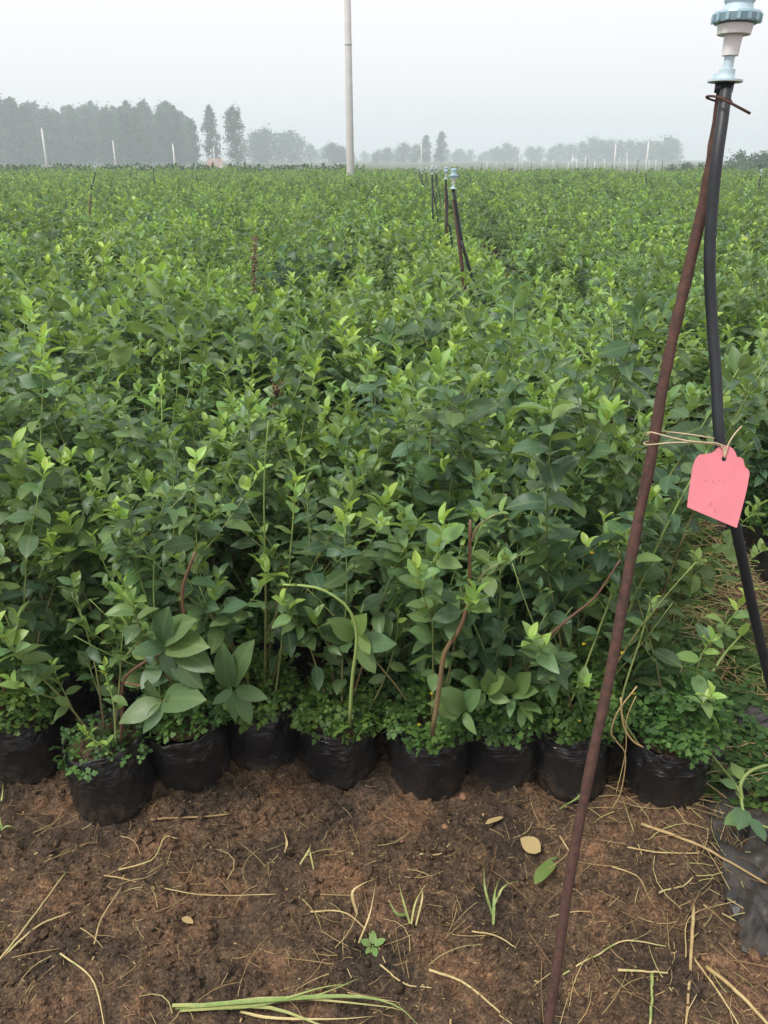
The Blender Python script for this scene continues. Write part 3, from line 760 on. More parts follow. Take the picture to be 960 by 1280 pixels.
BUSH = [(crown_mesh('crown', 980 + k, 2.2, 3.0, 700, .26, .03, False), trunk_mesh('trunk', 980 + k, 2.2, .06)) for k in range(3)]
for px, top, Y in [(840, 208, 70), (858, 206, 68), (876, 207, 66), (897, 208, 66), (915, 205, 78), (925, 193, 90), (942, 196, 80), (958, 194, 80), (972, 192, 80), (830, 211, 75), (905, 210, 62), (950, 206, 60)]:
    tree('roadside_bush', BUSH, k, px, top, Y, 'bushy green shrub in the clump beyond the right end of the field', 'shrubs beyond the right end of the field', 1.25, 2.2); k += 1

# ------------------------------------------------------------------ poles beyond the field
def utility_pole(px, Y, h, r0, r1):
    p = at_y(px, 215, Y); T = thing('utility_pole', 'tall bare concrete utility pole rising out of the top of the picture', 'pole', (p.x, Y, 0))
    mb = MB(); v, t = lathe_np([(0, -.1), (r0, -.1), (r0 * .98, 0), (r1, h), (0, h)], 20); mb.add(v, t, .5); link('shaft', mb.mesh('shaft', M['concrete']), T)
    mb = MB()
    for z in (5.2, 7.9):
        rr_ = r0 + (r1 - r0) * z / h + .006; v, t = lathe_np([(rr_ - .02, z), (rr_, z), (rr_, z + .05), (rr_ - .02, z + .05)], 20); mb.add(v, t, .4)
    link('band', mb.mesh('band', M['concrete']), T)
utility_pole(438, 32, 10, .16, .095)
def white_post(px, toppy, basepx, Y, label, w=.12):
    a = at_y(basepx, 212, Y); a.z = -.1; b_ = at_y(px, toppy, Y); mb = MB()
    v, t = tube_np([a, a.lerp(b_, .5), b_], [w * .45, w * .42, w * .38], 8); mb.add(v, t, .5)
    v, t = tube_np([b_, b_ + (b_ - a).normalized() * .03], [w * .48, w * .2], 8); mb.add(v, t, .5)
    T = link('concrete_post', mb.mesh('concrete_post', M['whitepost'])); tag(T, label, 'post', 'pale posts beyond the field')
for px, top, bx_, Y, w, lab in [(52, 160, 59, 52, .15, 'tallest leaning pale post in front of the left grove'), (141, 176, 145, 54, .11, 'thin pale post in front of the middle of the left grove'), (216, 180, 219, 50, .12, 'pale post in front of the right end of the left grove'),
        (267, 184, 268, 58, .09, 'short thin pale post rising behind the small sign board'), (770, 180, 768, 60, .12, 'pale post in front of the left half of the right tree row'), (811, 176, 808, 56, .13, 'leaning pale post under the right end of the right tree row'),
        (527, 176, 527, 62, .09, 'thin pale post left of the pointed poplar pair'), (540, 184, 541, 66, .09, 'thin pale post between the two pointed poplars'), (650, 186, 650, 75, .09, 'very faint thin post at the left end of the right tree row'),
        (716, 193, 715, 80, .11, 'short faint post beneath the middle of the right tree row'), (732, 196, 731, 85, .10, 'shortest faint post right of the middle of the right tree row'), (784, 190, 784, 70, .07, 'thin faint post between the two brighter posts on the right')]:
    white_post(px, top, bx_, Y, lab, w)
# sign board
p = at_y(269, 205, 56); T = thing('sign_board', 'small white and faded pink board standing at the far edge of the field', 'sign', (p.x, 56, 0))
v, t = box_np(-.52, .52, -.02, .02, .75, 1.5); mb = MB(); mb.add(v, t); link('panel', mb.mesh('panel', M['panel'], False), T)
for s_ in (-1, 1):
    v, t = box_np(s_ * .4 - .03, s_ * .4 + .03, .021, .07, -.1, 1.45); mb = MB(); mb.add(v, t); link('post', mb.mesh('post', M['whitepost'], False), T)
# rows of little stakes on the bare land beyond
rg = random.Random(77)
for k in range(22):
    px = 600 + k * 11 + rg.uniform(-3, 3); Y = rg.uniform(85, 110); p = at_y(px, 205, Y); h = rg.uniform(.9, 1.5)
    mb = MB(); v, t = tube_np([(0, 0, -.1), (0.02, 0, h * .5), (rg.uniform(-.05, .05), 0, h)], [.05, .045, .04], 6); mb.add(v, t)
    o = link('trellis_stake', mb.mesh('trellis_stake', M['whitepost' if k % 3 else 'trunk'])); o.location = (p.x, Y, 0)
    tag(o, 'tiny faded stake on the bare land below the right tree row', 'stake', 'stakes on the far bare land')

# ------------------------------------------------------------------ sprinklers
def head_profile(s):
    """parts of the sprinkler head: (name, material, profile)"""
    return [('flange', 'pale_blue', [(0, 0), (.0105, 0), (.0225, .001), (.0225, .0035), (.012, .005), (.0105, .010), (.0105, .016), (.0085, .0165), (0, .017)]),
            ('neck', 'pale_blue', [(0, .0168), (.0068, .0168), (.0066, .032), (0, .032)]),
            ('nozzle_body', 'white_plastic', [(0, .0318), (.0105, .032), (.0118, .0555), (0, .056)]),
            ('collar', 'white_plastic', [(0, .0557), (.021, .056), (.0225, .067), (.020, .0685), (0, .069)]),
            ('ring', 'teal', [(0, .0687), (.028, .069), (.0305, .078), (.029, .081), (0, .082)]),
            ('bridge', 'pale_blue', [(0, .0815), (.019, .082), (.017, .090), (.0195, .094), (.0185, .101), (0, .102)]),
            ('rotor', 'teal', [(0, .1015), (.0205, .102), (.0205, .112), (.012, .118), (0, .119)])]
def head(parent, top, d, s=1.0, simple=False):
    q_ = d.to_track_quat('Z', 'Y').to_matrix().to_4x4(); mw = Matrix.Translation(top) @ q_ @ Matrix.Scale(s, 4)
    h = bpy.data.objects.new('sprinkler_head', None); COL.objects.link(h); h.parent = parent; h.matrix_basis = mw
    if simple:
        mb = MB()
        for nm, m_, pr in head_profile(1):
            v, t = lathe_np(pr, 10); mb.add(v, t)
        link('sprinkler_body', mb.mesh('sprinkler_body', M['pale_blue']), h); return
    for nm, m_, pr in head_profile(1):
        mb = MB(); v, t = lathe_np(pr, 32)
        mb.add(v, t)
        if nm == 'flange':
            v, t = box_np(.008, .017, -.005, .005, .004, .012); mb.add(v, t)
        if nm == 'ring':
            for k in range(14):
                a = k / 14 * 6.283; v, t = box_np(.0285, .0315, -.0022, .0022, .0695, .0785)
                c, s2 = math.cos(a), math.sin(a); v = np.stack([v[:, 0] * c - v[:, 1] * s2, v[:, 0] * s2 + v[:, 1] * c, v[:, 2]], -1); mb.add(v, t)
        link(nm, mb.mesh(nm, M[m_], smooth=False), h)
# the near one
stk = [(905, 104), (893, 180), (880, 252), (861, 335), (845, 405), (829, 480), (816, 560), (790, 690), (765, 830), (744, 930), (715, 1080), (687, 1270)]
def sdep(py): return 1.10 + (py - 104) / (1270 - 104) * .17
P = [at(a, b_, sdep(b_)) for a, b_ in stk]
dlast = (P[-1] - P[-2]).normalized(); tz = -(P[-1].z + .05) / dlast.z; P.append(P[-1] + dlast * tz)
base = P[-1].copy(); base.z = 0
NS = thing('sprinkler', 'tall leaning foreground sprinkler on a rusty rod with a black hose', 'sprinkler', base)
rel = lambda pts_: [Vector(p) - base for p in pts_]
SP_ = smoothpath(P, 60)
mb = MB(); v, t = tube_np(rel(SP_), [.0084 + .0005 * math.sin(k * 1.7) + .0004 * math.sin(k * 4.1) for k in range(60)], 14); mb.add(v, t); link('stake', mb.mesh('stake', M['rust']), NS)
hos = [(908, 108, 1.085), (903, 150, 1.078), (896, 200, 1.082), (890, 262, 1.10), (887, 330, 1.12), (890, 400, 1.14), (895, 470, 1.15), (899, 545, 1.16), (908, 605, 1.18), (924, 680, 1.22), (942, 765, 1.28), (962, 850, 1.36), (1000, 1000, 1.6)]
HP = [at(*h_) for h_ in hos]; HP.append(Vector((HP[-1].x + .1, HP[-1].y + .2, .02)))
mb = MB(); v, t = tube_np(rel(smoothpath(HP, 70)), .0083, 14); mb.add(v, t); link('hose', mb.mesh('hose', M['hose']), NS)
top = at(906, 104, 1.09); head(NS, top - base, Vector((.03, .02, 1)).normalized(), 1.06)
mb = MB(); v, t = lathe_np([(.0, -.012), (.0125, -.012), (.013, .0), (0, .0)], 16); v = v + np.array(tuple(top - base)); mb.add(v, t); link('hose_coupling', mb.mesh('hose_coupling', M['hose']), NS)
# wire tie
mb = MB(); c = at(900, 124, 1.086)
loop = [c + Vector((.017 * math.cos(a), .02 * math.sin(a) + .004, -.004 * math.cos(a))) for a in [k / 16 * 6.283 for k in range(17)]]
v, t = tube_np(rel(loop), .0016, 6); mb.add(v, t)
v, t = tube_np(rel([at(894, 120, 1.065), at(912, 128, 1.058), at(938, 142, 1.05)]), .0018, 6); mb.add(v, t); link('wire_tie', mb.mesh('wire_tie', M['rust']), NS)

# pink tag
TC = at(898, 606, 1.115)
def card(px, py): return at(px, py, 1.115 - (py - 560) * .00006 + (px - 898) * .00012)
out_px = [(905, 557)]
def arc(c, r, a0, a1, n=6): return [(c[0] + r * math.cos(R(a0 + (a1 - a0) * k / n)), c[1] - r * math.sin(R(a0 + (a1 - a0) * k / n))) for k in range(n + 1)]
outline = arc((906, 571), 14.5, 150, 20) + arc((922, 580), 9, 95, 35) + arc((928.5, 592), 8.5, 70, -15) + [(934, 610), (928, 634), (921, 660), (890, 647), (859, 634), (862, 610), (866, 584), (868.5, 576)] + arc((879, 577), 9.5, 160, 80) + [(890, 566)]
front = [card(*p_) for p_ in outline]; nrm = (front[6] - front[20]).cross(front[-5] - front[12]).normalized()
if nrm.dot(CAM - TC) < 0: nrm = -nrm
hole = [card(905 + 3.0 * math.cos(a), 573.5 + 3.2 * math.sin(a)) for a in [k / 12 * 6.283 for k in range(12)]]
import bmesh
bm = bmesh.new()
vo = [bm.verts.new(p_) for p_ in front]; vh = [bm.verts.new(p_) for p_ in hole]
eo = [bm.edges.new((vo[k], vo[(k + 1) % len(vo)])) for k in range(len(vo))]; eh = [bm.edges.new((vh[k], vh[(k + 1) % 12])) for k in range(12)]
bmesh.ops.triangle_fill(bm, edges=eo + eh, use_beauty=True, normal=nrm)
ex = bmesh.ops.extrude_face_region(bm, geom=bm.faces[:]); bmesh.ops.translate(bm, verts=[g_ for g_ in ex['geom'] if isinstance(g_, bmesh.types.BMVert)], vec=-nrm * .0009)
bmesh.ops.recalc_face_normals(bm, faces=bm.faces[:]); bmesh.ops.translate(bm, verts=bm.verts[:], vec=-TC)
me = bpy.data.meshes.new('card'); bm.to_mesh(me); bm.free(); me.materials.append(M['pink'])
PT = thing('plant_tag', 'pink scalloped paper tag tied with string to the rusty rod', 'tag', TC)
link('card', me, PT)
mb = MB()
for seq in [[(881, 602), (884, 600)], [(890, 601), (893, 603)], [(898, 600), (900, 602)], [(905, 602), (907, 601)], [(886, 627), (887, 633)], [(890, 625), (889, 631)], [(893, 640), (895, 635)]]:
    v, t = tube_np([card(*p_) + nrm * .0002 - TC for p_ in seq], .0004, 4); mb.add(v, t)
link('pencil_marks', mb.mesh('pencil_marks', M['ink']), PT)
def strand(name, pts_, r=.0011):
    mb = MB(); v, t = tube_np([p_ - TC for p_ in smoothpath(pts_, 22)], r, 6); mb.add(v, t); link(name, mb.mesh(name, M['string']), PT)
strand('string', [card(905, 573) + nrm * .002, card(902, 556) + nrm * .003, at(865, 552, 1.105), at(836, 546, 1.135), at(812, 540, 1.15), at(806, 545, 1.175), at(815, 541, 1.19), at(834, 540, 1.17), at(862, 543, 1.14), at(893, 548, 1.13)])
strand('string', [card(905, 573) + nrm * .002, card(898, 557) + nrm * .002, at(850, 553, 1.11), at(810, 556, 1.14), at(806, 553, 1.17), at(816, 550, 1.19)])
strand('string', [card(905, 572) + nrm * .002, card(909, 556) + nrm * .003, at(918, 543, 1.12), at(927, 533, 1.135)])

# the ones down the line and in the other beds
def sprinkler(px_top, py_top, px_in, py_in, Y, label, hose_px=None, simple=True, headon=True):
    a = at_y(px_in, py_in, Y); b_ = at_y(px_top, py_top, Y); d = (b_ - a).normalized()
    foot = a + d * (-(a.z) / d.z); T = thing('sprinkler', label, 'sprinkler', foot, 'sprinklers standing in the beds')
    mb = MB(); v, t = tube_np([Vector((0, 0, -.05)), a - foot, b_ - foot - d * .05], .0098, 8); mb.add(v, t); link('stake', mb.mesh('stake', M['rust'] if Y < 8 else M['hose']), T)
    e = b_ - foot
    ho_ = [e + Vector((.0, -.022, -.0)), e.lerp(a - foot, .5) + Vector((.012, -.024, 0))]
    if hose_px: ho_ += [at_y(x_, y_, Y - .05) - foot for x_, y_ in hose_px]
    else: ho_ += [a - foot + Vector((.05, -.03, 0))]
    lastv = ho_[-1]; ho_ += [Vector((lastv.x + .10, lastv.y - .02, .03))]
    mb = MB(); v, t = tube_np(smoothpath(ho_, 24), .0085, 8); mb.add(v, t); link('hose', mb.mesh('hose', M['hose']), T)
    head(T, e + Vector((0, -.022, 0)), Vector((0, 0, 1)), .8, simple)
    return T
sprinkler(566, 236, 581, 362, 4.2, 'second sprinkler of the central line, its hose bowing to the right', [(578, 305), (592, 352), (610, 405)], False)
sprinkler(557, 224, 558, 290, 7.0, 'third sprinkler of the central line, close behind the bowed-hose one', [(559, 280), (564, 297)], False)
for px, t_, b_, Y, lab in [(540, 218, 268, 9.6, 'fourth sprinkler of the central line, left of the bowed-hose one'), (545, 216, 250, 12.4, 'small sprinkler of the central line just right of the fourth'), (527, 217, 240, 15.2, 'small dark sprinkler near the far end of the central line'), (532, 215, 233, 18.2, 'tiny sprinkler right of the small dark one at the far end of the line'), (524, 213, 226, 23, 'tiniest farthest sprinkler of the central line')]:
    sprinkler(px, t_, px + 1, b_, Y, lab)
for a_, b_, c_, d_, Y, lab in [(120, 214, 112, 246, 15.5, 'leaning dark sprinkler with a white head in the far left of the field'), (192, 210, 193, 238, 18.3, 'upright dark sprinkler right of the leaning one, far left field'), (245, 213, 246, 228, 25, 'small sprinkler right of the upright one, in front of the sign board'), (65, 216, 66, 226, 30, 'tiny sprinkler at the far left edge of the field'), (143, 215, 142, 224, 33, 'tiny sprinkler below the thin pale post in the left field'),
        (807, 215, 807, 236, 20, 'dark sprinkler in the far right field below the leaning pale post'), (950, 219, 947, 250, 14.5, 'sprinkler at the right edge of the field'), (300, 213, 300, 222, 35, 'tiny sprinkler right of the sign board'), (583, 212, 583, 222, 33, 'tiny sprinkler right of the central line')]:
    sprinkler(a_, b_, c_, d_, Y, lab)

# ------------------------------------------------------------------ stalks, straw and weeds lying about
def stalk(name, label, pix, w, tone, cat='straw', lift=.006, group=None, r_end=.5, hts=None):
    P = []
    for k, (a, b_) in enumerate(pix):
        h = lift if hts is None else hts[k]
        g0 = ground(a, b_, h); P.append(Vector((g0.x, g0.y, gz(g0.x, g0.y) + h)))
    o0 = P[0].copy(); n = 14 if len(P) > 2 else 10; path = smoothpath(P, n)
    dep = (P[0] - CAM).dot(FW); rad = w * .36 * dep / F
    hi_ = [max(0, gz(p_.x, p_.y) + rad * .3 - p_.z) for p_ in path]
    for k, p_ in enumerate(path): p_.z += .6 * max(hi_[max(0, k - 2):k + 3])
    rq = random.Random(int(pix[0][0] * 3 + pix[0][1])); rads = [rad * (1 - (1 - r_end) * k / (n - 1)) * rq.uniform(.9, 1.08) * .8 for k in range(n)]
    for p_ in path[1:-1]: p_ += Vector((rq.gauss(0, rad * .12), rq.gauss(0, rad * .12), 0))
    mb = MB(); v, t = tube_np([p_ - o0 for p_ in path], rads, 7); tn_ = np.concatenate([np.repeat([tone + rq.uniform(-.22, .12) for _ in range(n)], 7), [tone, tone]]); mb.add(v, t, tn_)
    o = link(name, mb.mesh(name, M['straw'])); o.location = o0; tag(o, label, cat, group); return o
ST = [([(800, 1036), (880, 1072), (975, 1118)], 7, .42, 'thick brown straw stalk lying across the black film at right'),
      ([(866, 1136), (862, 1205), (857, 1290)], 8, .5, 'thick upright-lying straw stalk at the bottom, right of the rusty rod'),
      ([(862, 1196), (895, 1245), (928, 1290)], 5, .5, 'thin straw crossing toward the bottom right corner'),
      ([(882, 1212), (915, 1245), (965, 1295)], 10, .45, 'thickest flattened straw in the bottom right corner'),
      ([(536, 1213), (580, 1226), (626, 1262)], 6, .66, 'yellowish kinked straw at the bottom, left of the rusty rod'),
      ([(388, 1140), (430, 1138), (465, 1165), (482, 1198)], 4, .6, 'curved pale straw arching over the small green seedling'),
      ([(188, 1022), (240, 1018), (286, 1012)], 5, .25, 'brown twig on the soil just right of the forward bag'),
      ([(-5, 1208), (35, 1160), (82, 1088)], 5, .75, 'long greenish straw slanting up at the left edge'),
      ([(-5, 1205), (50, 1160), (88, 1140)], 5, .68, 'pale straw beneath the slanting one at the left edge'),
      ([(78, 1202), (118, 1235), (132, 1290)], 4, .8, 'curved greenish stalk near the bottom left corner'),
      ([(783, 1066), (825, 1070), (872, 1076)], 4, .55, 'short pale straw below the thick brown stalk'),
      ([(148, 1088), (190, 1072), (205, 1045), (222, 1042)], 4, .72, 'wiry greenish stem curling in front of the forward bag'),
      ([(705, 1210), (745, 1192), (780, 1180), (830, 1195)], 4, .8, 'long bent grass stem right of the rusty rod'),
      ([(772, 1214), (800, 1218), (833, 1224)], 6, .8, 'cut pale stem lying across a standing one at the bottom'),
      ([(814, 1222), (814, 1255), (811, 1290)], 8, .92, 'cut green stem standing up at the bottom right of the rod'),
      ([(130, 1095), (240, 1112), (345, 1120)], 3, .5, 'long thin dry stem lying across the soil at left'),
      ([(118, 1182), (128, 1150), (152, 1110)], 3.5, .6, 'short pale straw between the left edge and the long thin stem'),
      ([(475, 1200), (505, 1222), (540, 1232)], 4, .62, 'small pale straw beside the green grass tuft'),
      ([(590, 1160), (620, 1168), (645, 1182)], 3.5, .6, 'small pale straw left of the rusty rod'),
      ([(700, 1040), (706, 1055), (717, 1065)], 4, .65, 'tiny pale straw chip beside the rusty rod'),
      ([(525, 1068), (550, 1062), (562, 1052)], 3.5, .7, 'small straw sliver in front of the woody-stemmed bush'),
      ([(855, 1205), (862, 1150), (925, 1128)], 3, .5, 'fine dry stem curving from the upright-lying straw'),
      ([(764, 1088), (795, 1098), (806, 1122)], 3.5, .5, 'fine dry stem bending down right of the rod'),
      ([(823, 1118), (850, 1110), (866, 1100)], 4, .78, 'greenish stem piece below the thick brown stalk')]
for pix, w, tn, lab in ST: stalk('straw_stalk', lab, pix, w, tn, 'straw', .007, 'loose straw on the foreground soil', .6)
# grass blades
def blade_np(pts_, w, sag=.0):
    n = len(pts_); V = []; T = []; U = []
    for k, p_ in enumerate(pts_):
        d = (pts_[min(k + 1, n - 1)] - pts_[max(k - 1, 0)]).normalized(); s_ = d.cross(Vector((0, 0, 1)))
        s_ = s_.normalized() if s_.length > .05 else Vector((1, 0, 0)); up = s_.cross(d)
        t = k / (n - 1); ww = w * (.55 + .45 * math.sin(math.pi * min(1, t * 1.2 + .2))) * (1 - t ** 3 * .95)
        V += [tuple(p_ - s_ * ww + up * ww * .35), tuple(p_), tuple(p_ + s_ * ww + up * ww * .35)]
    for k in range(n - 1):
        a = 3 * k; b_ = a + 3; T += [(a, a + 1, b_ + 1), (a, b_ + 1, b_), (a + 1, a + 2, b_ + 2), (a + 1, b_ + 2, b_ + 1)]
    return np.array(V), np.array(T)
def tuft(name, label, blades, cat='grass'):
    a0 = blades[0][0][0]; o0 = gp(*a0); T = thing(name, label, cat, o0, 'green tufts on the foreground soil')
    for pix, w, tn, hs_ in blades:
        P = []
        for k, (a, b_) in enumerate(pix):
            h = hs_ * math.sin(math.pi * (k / (len(pix) - 1)) * .8) + .008; g0 = ground(a, b_, h); P.append(Vector((g0.x, g0.y, gz(g0.x, g0.y) + h)))
        path = smoothpath(P, 12)
        for p_ in path: p_.z = max(p_.z, gz(p_.x, p_.y) + .004)
        v, t = blade_np([p_ - o0 for p_ in path], w); mb = MB(); mb.add(v, t, tn); link('blade', mb.mesh('blade', M['straw']), T)
tuft('grass_tuft', 'pulled tuft of long yellow-green grass blades lying along the bottom edge', [
    ([(216, 1262), (300, 1252), (390, 1242), (452, 1218)], .0042, .86, .02), ([(225, 1264), (320, 1254), (400, 1236), (440, 1230)], .003, .92, .025), ([(220, 1263), (340, 1250), (440, 1240), (495, 1255), (528, 1285)], .0045, .97, .03),
    ([(226, 1266), (330, 1258), (400, 1275), (430, 1285)], .0035, .84, .015), ([(240, 1262), (345, 1248), (470, 1250), (505, 1258)], .0028, .78, .02), ([(300, 1262), (340, 1270), (420, 1268), (470, 1262)], .0028, .7, .012)])
tuft('grass_sprout', 'small green grass sprouts standing in the soil left of the rusty rod', [
    ([(617, 1150), (618, 1120), (624, 1095)], .0032, .97, .03), ([(615, 1140), (606, 1110), (605, 1082)], .003, .95, .04), ([(618, 1130), (630, 1108), (650, 1092)], .0025, .9, .03)])
tuft('grass_sprout', 'cut grass stubble with one green blade in the middle of the foreground', [
    ([(512, 1150), (504, 1125), (498, 1105)], .0026, .9, .03), ([(514, 1150), (520, 1125), (535, 1100)], .0022, .8, .03), ([(510, 1140), (496, 1138), (486, 1128)], .0045, 1.0, .02), ([(520, 1150), (528, 1120), (524, 1102)], .002, .75, .04)])
tuft('grass_sprout', 'curled dry grass blade standing near the small green seedling', [([(446, 1140), (440, 1118), (452, 1108), (468, 1104)], .003, .6, .04), ([(448, 1168), (462, 1140), (470, 1105)], .0022, .62, .04)])
tuft('grass_sprout', 'green weed blades sprouting at the left edge below the bags', [([(2, 1042), (10, 1034), (20, 1036)], .004, 1.0, .02), ([(0, 1020), (4, 1005), (6, 985)], .003, .9, .05), ([(3, 1040), (-2, 1020), (-6, 1010)], .003, .95, .03)])
tuft('grass_sprout', 'short dry stubble in the soil before the arched-stem bush', [([(356, 1062), (358, 1048), (354, 1034)], .0034, .5, .03), ([(375, 1080), (386, 1062), (388, 1050)], .0024, .8, .03), ([(392, 1090), (388, 1070), (387, 1055)], .002, .8, .03)])
tuft('grass_sprout', 'thin green blades growing at the foot of the rusty rod', [([(703, 1008), (715, 1000), (735, 992)], .0022, 1.0, .03), ([(700, 1010), (722, 996), (742, 975), (772, 972)], .0022, 1.0, .05), ([(726, 1015), (724, 1000), (720, 985)], .003, .98, .03)])
def leafset(name, label, px, py, ls, cat='plant'):
    o0 = gp(px, py); T = thing(name, label, cat, o0)
    for dx, dy, dz, sz, tn in ls:
        d = Vector((dx, dy, dz)); put_leaf(T, (Vector((0, 0, .012)) + d.normalized() * .004, leaf_frame(d, 0, sz), tn, 1))
    mb = MB(); v, t = tube_np([(0, 0, -.01), (0, 0, .014)], .0016, 5); mb.add(v, t, .9); link('stem', mb.mesh('stem', M['stem']), T)
leafset('weed_seedling', 'small bright green seedling in the middle of the foreground soil', 466, 1180, [(-1, .3, .6, .026, .55), (.8, .2, .7, .026, .6), (0, 1, .9, .026, .5), (.3, -1, .4, .022, .6), (-.6, -.8, .4, .02, .55)])
def fallen(name, label, px0, py0, px1, py1, material, wide=1.0):
    a, b_ = gp(px0, py0, .016), gp(px1, py1, .016); s = SHAPES[1]; me = np_mesh(name, s[0] * np.array((wide, 1, .5)), s[1], np.full(len(s[0]), .55), s[2], mats=[material])
    o = link(name, me); d = b_ - a; o.matrix_basis = Matrix.Translation(a) @ leaf_frame(d, .15, d.length).to_4x4(); tag(o, label, 'leaf'); return o
fallen('fallen_leaf', 'round yellowed leaf lying on the soil left of the rusty rod', 676, 1063, 651, 1050, M['deadleaf'], 1.3)
fallen('fallen_leaf', 'narrow green leaf lying on the soil left of the rusty rod', 668, 1106, 697, 1064, M['leaf'], .45)
fallen('fallen_leaf', 'small tan dead leaf flake on the left foreground soil', 228, 1150, 242, 1158, M['deadleaf'], .8)
fallen('fallen_leaf', 'tan dry leaf piece beside the pebble under the tucked-behind bag', 606, 1033, 628, 1026, M['deadleaf'], .5)
def pebble(px, py, r, label, seed):
    bm = bmesh.new(); bmesh.ops.create_icosphere(bm, subdivisions=3, radius=r); rg = random.Random(seed); s = Vector((rg.uniform(.8, 1.2), rg.uniform(.8, 1.2), rg.uniform(.6, .8)))
    for v in bm.verts: v.co = Vector((v.co.x * s.x, v.co.y * s.y, v.co.z * s.z)) * (1 + .18 * (float(noise(v.co.x / r * 1.3 + seed, v.co.y / r * 1.3 + v.co.z / r, seed)) - .5))
    me = bpy.data.meshes.new('pebble'); bm.to_mesh(me); bm.free(); me.materials.append(M['pebble'])
    for p_ in me.polygons: p_.use_smooth = True
    p_ = gp(px, py); o = link('pebble', me); o.location = p_ + Vector((0, 0, r * .3)); tag(o, label, 'stone', 'pebbles on the soil')
pebble(579, 994, .011, 'orange-brown pebble at the foot of the bag with the woody stem', 1)
pebble(502, 1048, .008, 'small tan pebble in the middle of the reddish soil', 3); pebble(487, 1126, .006, 'tiny pale pebble beside the curled dry grass', 4); pebble(556, 1032, .007, 'tiny pinkish pebble below the woody-stemmed bush', 5)

# soil crumbs: lumps no one could count
bm = bmesh.new(); bmesh.ops.create_icosphere(bm, subdivisions=1, radius=1); bm.verts.ensure_lookup_table()
IV = np.array([tuple(v.co) for v in bm.verts]); IT = np.array([[v.index for v in f.verts] for f in bm.faces]); bm.free()
rr = np.random.RandomState(8); mb = MB()
for k in range(15000):
    x, y = rr.uniform(-1.0, 1.25), rr.uniform(.82, 1.62)
    if noise(np.array(x / .14), np.array(y / .14), 22) < rr.uniform(.2, .75): continue
    s = .0026 * math.exp(rr.normal(0, .6)); s = min(s, .014)
    v = IV * (1 + rr.uniform(-.3, .3, (len(IV), 1))) * s * rr.uniform(.7, 1.3, 3)
    mb.add(v + np.array((x, y, float(GH(x, y)) + s * .25)), IT)
o = link('soil_crumbs', mb.mesh('soil_crumbs', M['soil'], False)); tag(o, 'loose crumbs of brown soil on the ground', 'soil', None, 'stuff')
rr = np.random.RandomState(18); mb = MB()
for k in range(3600):
    x, y = rr.uniform(-1.0, 1.25), rr.uniform(.82, 1.6)
    if noise(np.array(x / .2), np.array(y / .2), 23) < rr.uniform(.15, .7): continue
    l = min(.0055, .0026 * math.exp(rr.normal(0, .5))); w_ = l * rr.uniform(.1, .35); e_ = Euler((rr.normal(0, .4), rr.normal(0, .4), rr.uniform(0, 6.28))).to_matrix()
    v, t = box_np(-l, l, -w_, w_, -.0004, .0004); mb.add(v @ np.array([list(r_) for r_ in e_]).T + np.array((x, y, float(GH(x, y)) + .001)), t, rr.uniform(-.2, .55))
o = link('plant_debris', mb.mesh('plant_debris', M['straw'], False)); tag(o, 'tiny flakes of dry plant debris strewn on the soil', 'debris', None, 'stuff')
# straw litter
def litter(name, label, n, sampler, wr, lr, tr, seed, curl=.25, lift=.012):
    rr = np.random.RandomState(seed); mb = MB()
    for k in range(n):
        x, y = sampler(rr); l = rr.uniform(*lr); a = rr.uniform(0, 6.28); c = rr.normal(0, curl); w = rr.uniform(*wr); P = []
        h0 = rr.uniform(0, lift); h1 = rr.uniform(0, lift)
        e0 = (x - math.cos(a - c) * l / 2, y - math.sin(a - c) * l / 2); e1 = (x + math.cos(a + c) * l / 2, y + math.sin(a + c) * l / 2)
        z0, z1, zm = [float(GH(*e_)) for e_ in (e0, e1, (x, y))]; zs = max(zm, (z0 + z1) / 2)
        for j in range(5):
            t = j / 4; b0, b1, b2 = (1 - t) ** 2, 2 * t * (1 - t), t * t; bend = l * c * .25
            px = e0[0] * b0 + (x + bend * math.sin(a)) * b1 + e1[0] * b2; py = e0[1] * b0 + (y - bend * math.cos(a)) * b1 + e1[1] * b2
            P.append((px, py, z0 * b0 + zs * b1 + z1 * b2 + w * .7 + h0 * (1 - t) + h1 * t))
        v, t = tube_np(P, [w, w, w * .9, w * .8, w * .5], 4, False); mb.add(v, t, rr.uniform(*tr))
    o = link(name, mb.mesh(name, M['straw'])); tag(o, label, 'straw', None, 'stuff')
litter('straw_litter', 'fine bits of straw and root fibre scattered over the foreground soil', 1300, lambda r_: (r_.uniform(-1, 1.2), .84 + .75 * r_.random_sample() ** 1.1), (.0003, .0008), (.008, .045), (-.1, .55), 1, .22, .006)
litter('straw_litter', 'scattered dry stems on the right foreground soil', 340, lambda r_: (r_.triangular(.2, .95, 1.15), r_.uniform(.85, 1.5)), (.0005, .0013), (.04, .16), (-.1, .85), 2, .2)
litter('straw_litter', 'scattered dry stems on the left foreground soil', 90, lambda r_: (r_.uniform(-.9, .2), r_.uniform(.85, 1.4)), (.0005, .0011), (.04, .13), (.0, .85), 4, .25)
litter('straw_heap', 'matted dry straw filling the aisle right of the near bed', 2200, lambda r_: (.76 + SLOPE * 2 + r_.uniform(.0, .62), r_.uniform(1.45, 3.6)), (.0007, .0018), (.05, .2), (.15, 1.2), 3, .45, .06)

